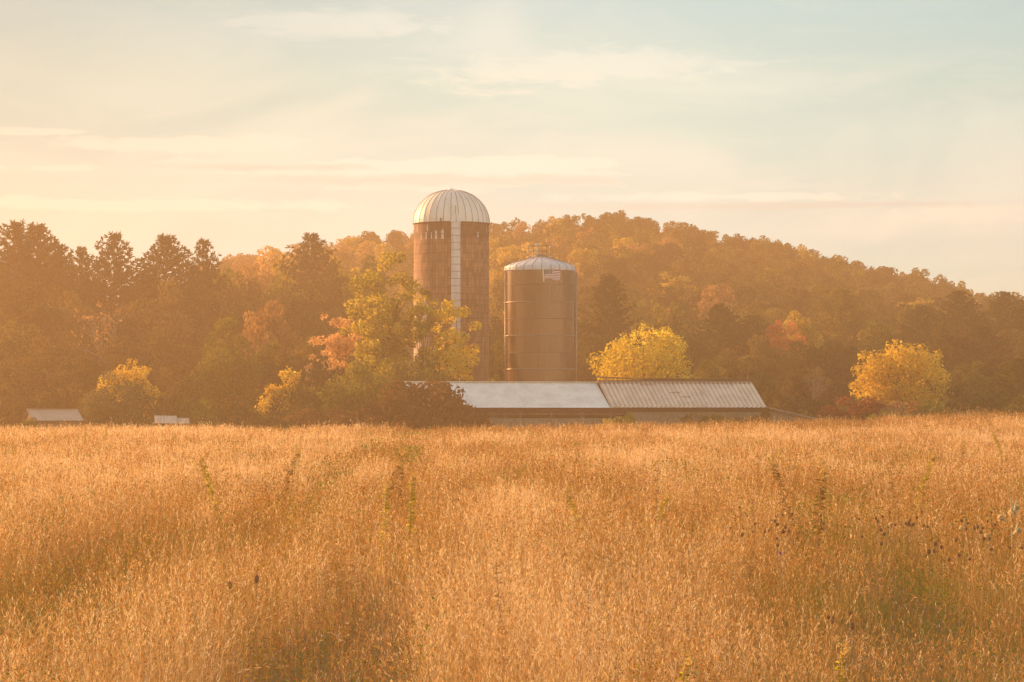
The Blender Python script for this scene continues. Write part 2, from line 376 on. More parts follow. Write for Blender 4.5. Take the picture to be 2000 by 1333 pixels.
def tall_silo():
    Y = 238.0; s = F / Y; R = 73.5 / s
    cx = (881.5 - 1000) / s; top = EYE + 363 / s; dh = 66.0 / s
    gz = float(ground_z(cx, Y))
    t = thing('tall_silo', 'tall brown stave silo with a pale ribbed dome and a white side chute', 'silo', (cx, Y, 0))
    b = MB(); b.lathe([(R, gz - .3), (R, top)], 96)
    w_ = b.build('wall', silo_wall_mat('silo_staves', R, top), t, smooth=True)
    # hoops
    z = 0.9; k = 0
    rnd = random.Random(4)
    while z < top - .3:
        h = MB(); h.ring(R + .012, z, .016, 72, 5); h.build('hoop', M['hoop'], t, smooth=True)
        z += (.36 if z < 7 else .50 if z < 12 else .74) * rnd.uniform(.93, 1.07)
    # dome of flat gores
    NG = 32; NL = 14
    def prof(u):                                   # u 0 at the eave .. 1 at the top
        a = u * PI / 2
        return (R + .07) * (math.cos(a) ** .92), top - .03 + (dh + .03) * math.sin(a)
    V = []; Fc = []
    off = -PI/2 - math.radians(44.4)
    for k in range(NG):
        a0 = off + 2*PI*k/NG; a1 = off + 2*PI*(k+1)/NG
        st = len(V)
        for i in range(NL + 1):
            r, zz = prof(i / NL); r = max(r, .02)
            for a in (a0, a1): V.append((r*math.cos(a), r*math.sin(a), zz))
        for i in range(NL):
            Fc.append((st+2*i, st+2*i+1, st+2*i+3, st+2*i+2))
    d = MB(); d.add(V, Fc); dome = d.build('dome', M['dome'], t)
    for k in range(NG):
        a = off + 2*PI*k/NG
        rb = MB(); rb.tube([(prof(i/NL)[0]*math.cos(a), prof(i/NL)[0]*math.sin(a), prof(i/NL)[1]+.004) for i in range(NL)], .022, 4)
        rb.build('rib', M['seam'], dome)
    e = MB(); e.ring(R + .06, top - .03, .035, 72, 5); e.build('dome_rim', M['seam'], dome)
    # chute: half-round white shaft with hoops
    ca = -PI/2 + math.asin(10.0 / 73.5)
    u = Vector((math.cos(ca), math.sin(ca), 0)); cr = .40
    c0 = u * (R - .04)
    rot = ca
    cm = MB()
    n = 14
    base = .4
    V = []
    for zz in (base, top - .05):
        for k in range(n + 1):
            a = rot - PI/2 + PI*k/n
            V.append((c0.x + cr*math.cos(a), c0.y + cr*math.sin(a), zz))
    cm.add(V, [(k, k+1, n+1+k+1, n+1+k) for k in range(n)])
    ch = cm.build('chute', M['chute'], t, smooth=True)
    z = base + .2
    while z < top - .2:
        g = MB(); g.tube([(c0.x + (cr+.008)*math.cos(rot-PI/2+PI*k/n), c0.y + (cr+.008)*math.sin(rot-PI/2+PI*k/n), z) for k in range(n+1)], .018, 4)
        g.build('chute_band', M['seam'], ch); z += .595
    # pointed hood over the chute
    apex = Vector((math.cos(ca)*prof(.30)[0], math.sin(ca)*prof(.30)[0], prof(.30)[1] + .02))
    V = [(c0.x + (cr+.06)*math.cos(rot-PI/2+PI*k/n), c0.y + (cr+.06)*math.sin(rot-PI/2+PI*k/n), top - .06) for k in range(n+1)] + [tuple(apex)]
    hd = MB(); hd.add(V, [(k, k+1, n+1) for k in range(n)]); hood = hd.build('chute_hood', M['dome'], t)
    for kk in (0, n//2, n):
        e = MB(); e.tube([V[kk], tuple(apex)], .02, 4); e.build('hood_seam', M['seam'], hood)
    # gooseneck vent and top fitting
    va = -PI/2 - math.asin(18/73.5); vu = Vector((math.cos(va), math.sin(va), 0))
    v = MB(); p = vu*(R+.10)
    v.tube([p + Vector((0,0,top-.5)), p + Vector((0,0,top+.15)), p + vu*.10 + Vector((0,0,top+.24)), p + vu*.2 + Vector((0,0,top+.16))], .05, 8)
    v.build('vent_pipe', M['rust'], t, smooth=True)
    f = MB(); f.lathe([(.28, top+dh-.02), (.26, top+dh+.08), (.05, top+dh+.12)], 16); f.tube([(0,0,top+dh), (0,0,top+dh+.45)], .02, 5)
    f.build('top_cap', M['dome'], t)
    # bare pale staves below the dome
    for (px, y0, y1, wd) in ((816, 441, 456, .10), (836.5, 441, 455, .15), (834, 456, 471, .17), (844.5, 457, 471, .12), (853.5, 454, 471, .22), (866, 452, 471, .24),
                             (824, 457, 471, .12), (934, 455, 467, .15), (950, 442, 456, .08), (842, 520, 536, .12), (866, 546, 562, .12), (850, 505, 520, .10)):
        a = -PI/2 + math.asin((px - 881.5) / 73.5); da = wd / R / 2
        z0 = EYE + (800 - y1)/s; z1 = EYE + (800 - y0)/s
        rr = R + .006; jag = rnd.uniform(-.3, .3)
        V = [(rr*math.cos(a-da), rr*math.sin(a-da), z0), (rr*math.cos(a+da), rr*math.sin(a+da), z0),
             (rr*math.cos(a+da*.8), rr*math.sin(a+da*.8), z1 - .12 - jag*.2), (rr*math.cos(a+da*.2), rr*math.sin(a+da*.2), z1), (rr*math.cos(a-da*.9), rr*math.sin(a-da*.9), z1 - .1 + jag*.2)]
        p = MB(); p.add(V, [(0,1,2,3,4)]); p.build('bare_stave', M['stave'] if y0 < 500 else M['dullstave'], t)
M['dullstave'] = surf('dull_concrete', (.27, .18, .12), (.2, .12, .08), .9, scale=6)
tall_silo()

# ------------------------------------------------------------------ short steel silo with the flag
def steel_mat(name, R):
    m, t, out = new_mat(name)
    co = t.n('ShaderNodeTexCoord').outputs['Object']
    x, y, z = t.sep(co)
    ang = t.m('MULTIPLY', t.m('ARCTAN2', y, x), R)
    st = t.noise(t.comb(t.m('MULTIPLY', ang, 7), t.m('MULTIPLY', z, .12), 0.0), 1.0, 5, .7)
    st2 = t.noise(t.comb(t.m('MULTIPLY', ang, 1.1), t.m('MULTIPLY', z, .5), 4.0), 1.0, 4, .6)
    course = t.n('ShaderNodeTexWhiteNoise', noise_dimensions='2D')
    t.link(t.comb(t.m('FLOOR', t.m('DIVIDE', z, 1.36)), t.m('FLOOR', t.m('DIVIDE', ang, 2.9)), 0.0), course.inputs[0])
    c = t.mix(t.smooth(st, .35, .75), (.125, .070, .045), (.22, .122, .078))
    c = t.mix(t.m('MULTIPLY', t.smooth(st2, .5, .75), .5), c, (.21, .12, .085))
    c = t.mix(t.m('MULTIPLY', course.outputs[0], .35), c, (.08, .055, .05))
    b = t.n('ShaderNodeBsdfPrincipled'); b.inputs['Roughness'].default_value = .24; b.inputs['Metallic'].default_value = .8
    t.link(c, b.inputs['Base Color']); t.link(b.outputs[0], out.inputs[0])
    return m
M['ringsteel'] = surf('ring_steel', (.34, .26, .19), (.22, .16, .12), .4, .4, scale=9)
M['silo_roof'] = surf('silo_roof_metal', (.60, .59, .57), (.50, .48, .45), .4, scale=1.5, stretch=(1, 1, .4))
M['flag_white'] = surf('flag_white_paint', (.80, .70, .64), (.7, .6, .54), .6, scale=9)
M['flag_red'] = surf('flag_red_paint', (.34, .06, .04), (.28, .05, .035), .6, scale=9)
M['flag_blue'] = surf('flag_blue_paint', (.10, .12, .11), (.08, .10, .10), .6, scale=9)

def flag_silo():
    Y = 228.0; s = F / Y; R = 69.0 / s; cx = (1055 - 1000) / s
    zp = lambda y: EYE + (800 - y) / s
    eave = zp(528.5); gz = float(ground_z(cx, Y))
    t = thing('steel_silo', 'shorter brown steel silo with a low conical roof and a flag emblem', 'silo', (cx, Y, 0))
    b = MB(); b.lathe([(R, gz - .3), (R, eave)], 96); b.build('wall', steel_mat('glazed_steel', R), t, smooth=True)
    for y in (592, 657, 722):
        r = MB(); r.ring(R + .05, zp(y), .045, 96, 8); r.build('stiffener_ring', M['ringsteel'], t, smooth=True)
    for y in (558, 624.5, 690, 755, 785):
        r = MB(); r.ring(R + .004, zp(y), .028, 96, 5); r.build('joint_band', M['seam'], t, smooth=True)
    rnd = random.Random(2)
    ys = [528, 558, 592, 624.5, 657, 690, 722, 755]
    for j in range(len(ys) - 1):
        for k in range(3):
            px = [(-45, 6, 48), (-30, 20, 62), (-50, -8, 40)][j % 3][k] + rnd.uniform(-3, 3)
            a = -PI/2 + math.asin(max(-.97, min(.97, px / 69)))
            v = MB(); v.tube([((R+.004)*math.cos(a), (R+.004)*math.sin(a), zp(ys[j+1])), ((R+.004)*math.cos(a), (R+.004)*math.sin(a), zp(ys[j]))], .016, 4)
            v.build('panel_seam', M['seam'], t)
    # roof
    pr = [(R + .045, zp(530)), (R + .045, zp(524)), (R - .02, zp(520.5)), (R - .22, zp(518)), (R*.80, zp(514.5)), (R*.5, zp(508.5)), (R*.24, zp(503)), (.05, zp(501.5))]
    NG = 24; V = []; Fc = []
    off = math.radians(2)
    for k in range(NG):
        a0 = off + 2*PI*k/NG; a1 = off + 2*PI*(k+1)/NG; am = (a0+a1)/2; st = len(V)
        for (r, z) in pr:
            for a in (a0, am, a1): V.append((r*math.cos(a), r*math.sin(a), z))
        for i in range(len(pr)-1):
            for q in (0, 1): Fc.append((st+3*i+q, st+3*i+q+1, st+3*i+q+4, st+3*i+q+3))
    rf = MB(); rf.add(V, Fc); roof = rf.build('roof', M['silo_roof'], t)
    for k in range(NG):
        a = off + 2*PI*k/NG
        e = MB(); e.tube([(r*math.cos(a), r*math.sin(a), z + .005) for r, z in pr[:-1]], .022, 4); e.build('roof_seam', M['seam'], roof)
    for k in range(60):                               # bolt heads of the eave
        a = 2*PI*k/60
    e = MB()
    for k in range(120):
        a = 2*PI*k/120; e.ring if False else None
        p = Vector(((R+.06)*math.cos(a), (R+.06)*math.sin(a), zp(529.6)))
        e.box(p - Vector((.02,.02,.03)), p + Vector((.02,.02,.03)))
    e.build('eave_bolts', M['silo_roof'], roof)
    # hatch and rail on the top
    hz = zp(502.5); ox = (1055 - 1055)/s
    h = MB(); h.lathe([(.50, hz-.1), (.52, hz+.06), (.46, hz+.16), (.3, hz+.22), (.02, hz+.24)], 24); h.build('hatch', M['hatch'], t, smooth=True)
    rl = .98
    for k in range(8):
        a = 2*PI*k/8 + .2
        p = MB(); p.tube([(rl*math.cos(a), rl*math.sin(a), zp(507)), (rl*math.cos(a), rl*math.sin(a), zp(480))], .022, 5); p.build('rail_post', M['rust'], t)
    for y in (480, 491):
        r = MB(); r.ring(rl, zp(y), .018, 32, 5); r.build('hand_rail', M['rust'], t)
    for (px, y, l) in ((-23, 481, .13), (-23, 491, .13), (-23, 502, .14), (20, 482, .16), (20, 492, .16), (20, 502, .16), (-18, 490, .13)):
        p = MB(); q = Vector((px/s, -abs(1-(px/s)**2)**.5*.3, zp(y))); p.lathe([(.04, q.z-l/2), (.075, q.z-l/4), (.075, q.z+l/4), (.04, q.z+l/2)], 8, q.x, q.y); p.build('rail_bracket', M['flag_white'], t)
    v = MB(); v.lathe([(.02, zp(476)), (.16, zp(476.6)), (.19, zp(478.5)), (.13, zp(480.5)), (.05, zp(481))], 14, -.23, 0)
    v.tube([(-.24, 0, zp(480)), (-.24, 0, zp(486)), (-.30, 0, zp(490)), (-.55, 0, zp(498)), (-.6, 0, zp(503))], .05, 6)
    v.tube([(-.22, .02, zp(485)), (-.18, .02, zp(502))], .045, 6)
    v.build('filler_pipe', M['silo_roof'], t, smooth=True)
    # pipes down the sides
    for (px, mt, rr, y0) in ((-66, 'ringsteel', .05, 533), (68.2, 'ringsteel', .07, 533)):
        a = -PI/2 + math.asin(max(-.985, min(.985, px/69)))
        p = MB(); p.tube([((R+.09)*math.cos(a), (R+.09)*math.sin(a), gz), ((R+.09)*math.cos(a), (R+.09)*math.sin(a), zp(y0))], rr, 8)
        p.build('down_pipe', M[mt], t, smooth=True)
    # flag emblem painted on curved sheets fixed to the wall
    def patch(quads, name, mat, lift, parent):
        V = []; Fc = []
        for q in quads:
            st = len(V)
            for (px, y) in q:
                a = -PI/2 + math.asin((px - 1055) / 69.0)
                V.append(((R+lift)*math.cos(a), (R+lift)*math.sin(a), zp(y)))
            Fc.append(tuple(range(st, st+len(q))))
        mb = MB(); mb.add(V, Fc); return mb.build(name, mat, parent)
    fl = patch([[(1059.0, 529.6), (1060.0, 528.8), (1061.0, 529.6), (1062.4, 553.6), (1060.7, 554.2)]], 'flag_pole', M['flag_white'], .012, t)
    def wave(px):
        u = (px - 1062) / 31.5
        return 1.6 * math.sin(u * 2*PI*1.0 - .3) * (-.75) - 1.2*u + (2.2 if u > .5 else 0)*0
    # edge of the cloth: top 529..532, bottom 549..552; a fold in the middle
    xs = np.linspace(1062.3, 1093.0, 23)
    def yy(px, f): # f 0 top..1 bottom
        u = (px - 1062.3) / 30.7
        fold = 1.6*sstep(u, .48, .53)
        return 528.6 + wave(px) + 1.2*u + fold + 21.0*f
    stripes = []
    for i in range(13):
        qs = []
        for a, b_ in zip(xs[:-1], xs[1:]):
            if i < 7 and a < 1077.2: continue
            qs.append([(a, yy(a, (i+1)/13)), (b_, yy(b_, (i+1)/13)), (b_, yy(b_, i/13)), (a, yy(a, i/13))])
        patch(qs, 'flag_stripe', M['flag_red'] if i % 2 == 0 else M['flag_white'], .008, t)
    cq = [[(a, yy(a, 7/13)), (b_, yy(b_, 7/13)), (b_, yy(b_, 0)), (a, yy(a, 0))] for a, b_ in zip(xs[:-1], xs[1:]) if a < 1077.2]
    can = patch(cq, 'flag_canton', M['flag_blue'], .008, t)
    stars = []
    for r in range(9):
        for c in range(6 if r % 2 == 0 else 5):
            px = 1063.5 + (c + (0 if r % 2 == 0 else .5)) * 2.5; y = yy(px, (r + .7) / 9.5 * 7/13)
            pts = []
            for k in range(10):
                a = PI/2 + k*PI/5; rr = .62 if k % 2 == 0 else .26
                pts.append((px + rr*math.cos(a), y - rr*math.sin(a)))
            stars.append(pts)
    so = patch(stars, 'flag_stars', M['flag_white'], .012, can)
M['hatch'] = surf('weathered_hatch', (.25, .22, .15), (.16, .13, .09), .7, scale=6)
flag_silo()

# ------------------------------------------------------------------ low barn with two roofs
def sheet(p00, p10, p01, pitch, amp, nrun=2, flat=.55, thick=.03):
    """ribbed metal sheet: p00 ridge start, p10 ridge end, p01 eave start; ribs run ridge to eave"""
    p00, p10, p01 = Vector(p00), Vector(p10), Vector(p01)
    L_ = (p10 - p00); ln = L_.length; L_ = L_/ln; D = p01 - p00
    nrm = L_.cross(D).normalized()
    if nrm.z < 0: nrm = -nrm
    us = []; k = 0
    n = int(ln / pitch)
    for i in range(n):
        b = i*pitch
        us += [(b, 0), (b + pitch*flat, 0), (b + pitch*(flat+.12), amp), (b + pitch*(.88), amp)]
    us.append((ln, 0))
    V = []; Fc = []
    for j in range(nrun + 1):
        for (u, h) in us: V.append(p00 + L_*u + D*(j/nrun) + nrm*h)
    m = len(us)
    for j in range(nrun):
        for i in range(m - 1): Fc.append((j*m+i, j*m+i+1, (j+1)*m+i+1, (j+1)*m+i))
    return V, Fc

def roof_mat(name, c, rust, amt, rough, rib=None):
    m, t, out = new_mat(name)
    co = t.n('ShaderNodeTexCoord').outputs['Object']
    x, y, z = t.sep(co)
    st = t.noise(t.comb(t.m('MULTIPLY', x, 3.0), t.m('MULTIPLY', y, .4), t.m('MULTIPLY', z, .4)), 1.0, 6, .68)
    bl = t.noise(co, .9, 6, .65)
    base_ = t.mix(t.smooth(bl, .35, .7), c, tuple(k*.80 for k in c))
    base_ = t.mix(t.m('MULTIPLY', t.smooth(st, .5, .78), amt), base_, rust)
    if rib:                                     # rust settled in the pans between the ribs
        fr = t.m('FRACT', t.m('DIVIDE', t.m('SUBTRACT', x, rib[0]), rib[1]))
        pan = t.m('MULTIPLY', t.smooth(t.m('ABSOLUTE', t.m('SUBTRACT', fr, .23)), .26, .16), t.m('ADD', .25, t.m('MULTIPLY', bl, .9)))
        base_ = t.mix(t.m('MULTIPLY', pan, .62), base_, (.30, .17, .10))
    b = t.n('ShaderNodeBsdfPrincipled'); b.inputs['Roughness'].default_value = rough
    t.link(base_, b.inputs['Base Color']); t.link(b.outputs[0], out.inputs[0])
    return m
M['new_roof'] = roof_mat('white_metal_roof', (.88, .81, .70), (.6, .55, .5), .25, .45)
M['old_roof'] = roof_mat('weathered_metal_roof', (.80, .63, .47), (.24, .12, .07), .75, .6, rib=(14.98, .37, .5))
M['rust_band'] = roof_mat('rusted_roof_band', (.30, .18, .12), (.20, .10, .06), .7, .75)
M['old_wood'] = surf('weathered_wood', (.20, .125, .08), (.11, .065, .04), .9, scale=4, stretch=(.4, 2, 2))
M['dark_wood'] = surf('dark_wood', (.085, .05, .032), (.045, .028, .02), .9, scale=4)
M['block'] = surf('concrete_block', (.25, .20, .14), (.16, .125, .085), .95, scale=2.5, bump=.3)
M['pole'] = surf('grey_pole', (.25, .19, .14), (.17, .12, .09), .8)

def barn():
    yaw = math.radians(14)
    ox, oy = -7.9, 219.0
    t = thing('low_barn', 'long low open-fronted barn with a white roof half and a rusty roof half', 'barn', (ox, oy, 0), yaw)
    # local frame: +x along the ridge, -y towards the camera
    zr, ze = 4.38, 2.42; run = 4.0; seam = 14.95; end = 27.6
    def lz(v): return v
    # near slopes
    V, Fc = sheet((-.4, 0, zr), (seam, 0, zr), (-.4, -run, ze), .23, .022)
    a = MB(); a.add(V, Fc); nr = tag(a.build('roof', M['new_roof'], t), 'clean white metal roof half')
    V, Fc = sheet((seam + .03, -.55, zr + .0), (end, -.55, zr + .0), (seam + .03, -run - .05, ze + .0), .37, .07, flat=.45)
    a = MB(); a.add(V, Fc); orf = tag(a.build('roof', M['old_roof'], t), 'weathered rusty roof half with wide ribs')
    V, Fc = sheet((seam + .03, 0, zr + .20), (end, 0, zr + .20), (seam + .03, -.75, zr - .03), .37, .02, flat=.45)
    a = MB(); a.add(V, Fc); a.build('rust_strip', M['rust_band'], orf)
    # far slopes
    V, Fc = sheet((-.4, .01, zr), (end, .01, zr), (-.4, run, ze), .37, .03)
    a = MB(); a.add(V, Fc); tag(a.build('roof', M['old_roof'], t), 'far slope of the barn roof')
    rc = MB(); rc.box((-.4, -.16, zr + .03), (seam, .16, zr + .075)); rc.build('ridge_cap', M['new_roof'], nr)
    b1 = MB(); b1.box((seam + 3.8, -.28, zr + .30), (end, .28, zr + .36)); b1.box((seam + 3.8, -.05, zr + .1), (end, .05, zr + .3))
    b1.build('ridge_board', M['old_wood'], orf)
    b2 = MB(); V0 = [(seam - .1, -.30, zr + .42), (seam + 3.75, -.30, zr + .24), (seam + 3.75, .3, zr + .24), (seam - .1, .3, zr + .42)]
    V1 = [(x, y, z + .09) for x, y, z in V0]
    b2.add(V0 + V1, [(3,2,1,0), (4,5,6,7), (0,1,5,4), (1,2,6,5), (2,3,7,6), (3,0,4,7)]); tag(b2.build('ridge_board', M['old_wood'], orf), 'tilted loose ridge board')
    # torn sheet edges
    for (u, v, l) in ((20.3, .42, .9), (21.0, .6, .8), (18.2, .12, 1.2)):
        y_ = -.55 - (run-.5)*v; z_ = zr - (zr - ze)*v
        p = MB(); p.box((u, y_ - .03, z_ + .05), (u + l, y_ + .03, z_ + .09)); p.build('patch_strip', M['rust'], orf)
    # barge board at the right end
    bb = MB(); bb.tube([(end + .04, -.05, zr + .02), (end + .04, -run, ze - .02)], .07, 4); bb.build('barge_board', M['pole'], orf)
    # eave beam, header, posts
    fy = -run + .45
    f = MB(); f.box((-.2, fy - .08, ze - .32), (end - .1, fy + .08, ze - .06)); f.build('eave_beam', M['dark_wood'], t)
    f = MB(); f.box((4.0, fy - .05, ze - .52), (seam + 1.2, fy + .05, ze - .40)); f.build('header_board', M['old_wood'], t)
    for px in (962, 985.5, 1017.5, 1077.5, 1138.5, 1196):
        X = (px - 1000)/F*215.6; x_ = (X - ox + .97*0)/math.cos(yaw) - .9
        p = MB(); wd = .10 if px != 1138.5 else .16
        p.box((x_ - wd, fy - .07, .2), (x_ + wd, fy + .07, ze - .33)); p.build('post', M['old_wood'], t)
    k = MB(); k.box((-.2, run - .5, 0), (end - .1, run - .35, ze)); k.build('back_wall', M['dark_wood'], t)
    for x_ in (-.2, end - .2):
        g = MB(); g.add([(x_, -run + .5, 0), (x_, run - .5, 0), (x_, run - .5, ze + .1), (x_, 0, zr - .08), (x_, -run + .5, ze + .1)], [(0,1,2,3,4)])
        g.add([(x_ + .1, -run + .5, 0), (x_ + .1, run - .5, 0), (x_ + .1, run - .5, ze + .1), (x_ + .1, 0, zr - .08), (x_ + .1, -run + .5, ze + .1)], [(4,3,2,1,0)])
        g.build('gable_wall', M['old_wood'], t)
    # walls of the closed half and the low front wall
    wl_ = MB(); wl_.box((seam + 1.4, fy - .02, 0), (end - .3, fy + .14, ze - .33)); wl_.build('front_wall', M['block'], t)
    lw = MB(); lw.box((3.2, fy - .9, 0), (seam + 1.3, fy - .7, 1.62)); lw.build('low_wall', M['block'], t)
    r = MB(); r.box((2.6, fy + 1.6, 1.75), (seam + 1, fy + 1.66, 1.87)); r.box((2.6, fy + 1.6, 1.35), (seam + 1, fy + 1.66, 1.47)); r.build('stall_rail', M['old_wood'], t)
    pn = MB(); pn.box((5.4, fy + 1.2, .8), (7.4, fy + 1.24, 1.95)); pn.build('gate_panel', M['pole'], t)
    for px in (1330, 1468):
        X = (px - 1000)/F*223.5; x_ = (X - ox)/math.cos(yaw)
        p = MB(); p.tube([(x_, .35, 3.9), (x_, .35, EYE + (800 - 731)/F*224)], .035, 5); p.build('lightning_rod', M['pole'], t)
    # sloping rail running down from the right end
    t2 = thing('bunk_rail', 'low block wall with a sloping timber rail at the barn end', 'wall', (0, 0, 0))
    A = Vector(at(1503, 797.5, 218)); B = Vector(at(1612, 823, 212)); 
    m = MB(); m.tube([A, B], .07, 4); m.build('rail', M['pole'], t2)
    m = MB(); m.tube([A + Vector((.6, 0, -.28)), B + Vector((-.2, 0, -.18))], .06, 4); m.build('rail', M['old_wood'], t2)
    m = MB(); d = (B - A)
    V = []
    for q in (0, 1):
        for p_ in (A + d*.02, B): V += [(p_.x, p_.y + .2 + .15*q, 0), (p_.x, p_.y + .2 + .15*q, p_.z - .25)]
    m.add(V, [(0,2,3,1), (4,5,7,6), (1,3,7,5), (0,1,5,4), (2,6,7,3)]); m.build('block_wall', M['block'], t2)
barn()

def small_shed():
    Y = 207.0; s = F/Y
    t = thing('small_shed', 'small gabled shed with a pale metal roof at the far left field edge', 'shed', ((100-1000)/s, Y, 0), math.radians(25))
    zr = EYE + (800-800.5)/s; ze = EYE + (800-822)/s; l0, l1 = -1.75, 2.0; run = 1.6
    for sg in (-1, 1):
        V, Fc = sheet((l0, 0, zr), (l1, 0, zr), (l0, sg*run, ze), .23, .02)
        a = MB(); a.add(V, Fc); a.build('roof', M['shed_roof'], t)
    c = MB(); c.box((l0, -.09, zr + .025), (l1, .09, zr + .06)); c.build('ridge_cap', M['shed_roof'], t)
    wl_ = MB(); wl_.box((l0+.15, -run+.25, 0), (l1-.15, -run+.35, ze + .1)); wl_.box((l0+.15, run-.35, 0), (l1-.15, run-.25, ze+.1)); wl_.build('wall', M['old_wood'], t)
    for x_ in (l0 + .15, l1 - .15):
        g = MB(); g.add([(x_, -run+.25, 0), (x_, run-.25, 0), (x_, run-.25, ze+.15), (x_, 0, zr-.05), (x_, -run+.25, ze+.15)], [(0,1,2,3,4)]); g.build('gable_wall', M['old_wood'], t)
    bgd = MB(); bgd.tube([(l0 - .03, -run, ze), (l0 - .03, 0, zr + .02), (l0 - .03, run, ze)], .05, 4); bgd.build('barge_board', M['pole'], t)
    t = thing('low_lean_to', 'low flat lean-to roof of pale sheets beside the round grey-green bush', 'shed', ((332-1000)/s, Y + 1, 0), math.radians(8))
    z0 = EYE + (800-812)/s; z1 = EYE + (800-827)/s
    V, Fc = sheet((-1.25, .9, z0), (.4, .9, z0 - .03), (-1.25, -.9, z1), .23, .02); a = MB(); a.add(V, Fc); a.build('roof', M['shed_roof'], t)
    V, Fc = sheet((.42, .9, z0 - .18), (1.3, .9, z0 - .2), (.42, -.9, z1 - .02), .23, .02); a = MB(); a.add(V, Fc); tag(a.build('roof', M['shed_roof'], t), 'sunken lower sheet of the roof')
    w_ = MB(); w_.box((-1.15, .6, 0), (1.2, .7, z0 - .3)); w_.build('wall', M['old_wood'], t)
    for x_ in (-1.1, 1.15):
        p = MB(); p.box((x_-.05, -.75, 0), (x_+.05, -.65, z1 - .05)); p.build('post', M['old_wood'], t)
M['shed_roof'] = roof_mat('grey_shed_roof', (.44, .34, .24), (.24, .14, .08), .7, .6)
small_shed()

# ------------------------------------------------------------------ foliage generators
def unit(rng, n):
    v = rng.normal(size=(n, 3)); return v / np.linalg.norm(v, axis=1, keepdims=True)

def leaves_mesh(name, P, Nn, size, rng, tint, elong=1.5):
    n = len(P)
    r = unit(rng, n); t = np.cross(Nn, r); t /= np.linalg.norm(t, axis=1, keepdims=True) + 1e-9
    b = np.cross(Nn, t)
    s = (size * rng.uniform(.55, 1.35, n))[:, None]
    a_ = t * s * .5 * elong; b_ = b * s * .5
    V = np.stack([P - a_, P + b_ * .9 - a_ * .1, P + a_, P - b_ * .9 - a_ * .1], 1).reshape(-1, 3)
    Q = np.arange(4 * n).reshape(n, 4)
    return mesh_np(name, V, Q, {'tint': ('FACE', tint)})

def clump_leaves(rng, C, Rr, n, squash=.8, up=.35):
    wgt = Rr ** 2; wgt = wgt / wgt.sum()
    i = rng.choice(len(C), n, p=wgt)
    d = unit(rng, n); rad = Rr[i] * (.35 + .65 * rng.random(n) ** .4)
    P = C[i] + d * rad[:, None] * np.array([1, 1, squash])
    N = d * .6 + rng.normal(size=(n, 3)) * .6 + np.array([0, 0, up]); N /= np.linalg.norm(N, axis=1, keepdims=True)
    ct = rng.random(len(C))
    tint = np.clip(ct[i] * .55 + rng.random(n) * .55 - .05, 0, 1)
    return P, N, tint

def limbs(rng, H, W, C, r0, top, n=9, bend=.06):
    """tapered trunk to 'top' and limbs that reach towards clump centres"""
    b = MB()
    k = 7
    tr = [Vector((rng.normal()*W*bend*.25*(i/k), rng.normal()*W*bend*.25*(i/k), top*i/k)) for i in range(k+1)]
    tr[0] = Vector((0, 0, -.25))
    b.tube(tr, [r0*(1 - .86*i/k) + (.25*r0 if i == 0 else 0) for i in range(k+1)], 7)
    idx = rng.permutation(len(C))[:n]
    for j in idx:
        c = Vector(C[j]); zz = min(max(.25*top, c.z*.55 - .1*W), top*.85)
        f = zz/top*k; i0 = int(f); p0 = tr[i0].lerp(tr[min(i0+1, k)], f - i0)
        mid = p0.lerp(c, .5) + Vector((rng.normal()*.04*W, rng.normal()*.04*W, .05*W))
        rr = r0*.42*(1 - .5*zz/top)
        b.tube([p0, mid, c], [rr, rr*.65, rr*.18], 5)
    return b

def broad_tree(seed, W, H, nclump, nleaf, leafsize, cb=.25, spread=.30, squash=.8, topness=1.0, ragged=.25, lean=0.0, boxy=1.0):
    """deciduous tree: returns trunk mesh and crown mesh, true size"""
    rng = np.random.default_rng(seed)
    zc = H*(1+cb)/2; rz = H*(1-cb)/2; rx = W/2
    k = np.arange(nclump) + .5
    ph = np.arccos(1 - 2*k/nclump); th = PI*(1+5**.5)*k + rng.random()*6
    d = np.stack([np.sin(ph)*np.cos(th), np.sin(ph)*np.sin(th), np.cos(ph)], 1)
    rad = np.clip(.74 + rng.normal(size=nclump)*ragged*.5, .25, 1.02)
    rad[rng.random(nclump) < .22] *= .5
    Rr = W*spread*.5*rng.uniform(.65, 1.25, nclump)
    d = np.sign(d)*np.abs(d)**boxy
    C = d*rad[:, None]*np.array([rx - W*spread*.30, rx - W*spread*.30, rz - W*spread*.26])
    low = C[:, 2] < 0
    C[low, 2] *= .85
    C[:, 0] += lean*C[:, 2]
    C[:, 2] += zc
    P, N, tint = clump_leaves(rng, C, Rr, nleaf, squash)
    crown = leaves_mesh('crown', P, N, leafsize, rng, tint)
    tb = limbs(rng, H, W, C, max(.12, W*.035), H*.72, 11)
    return tb.mesh('trunk'), crown

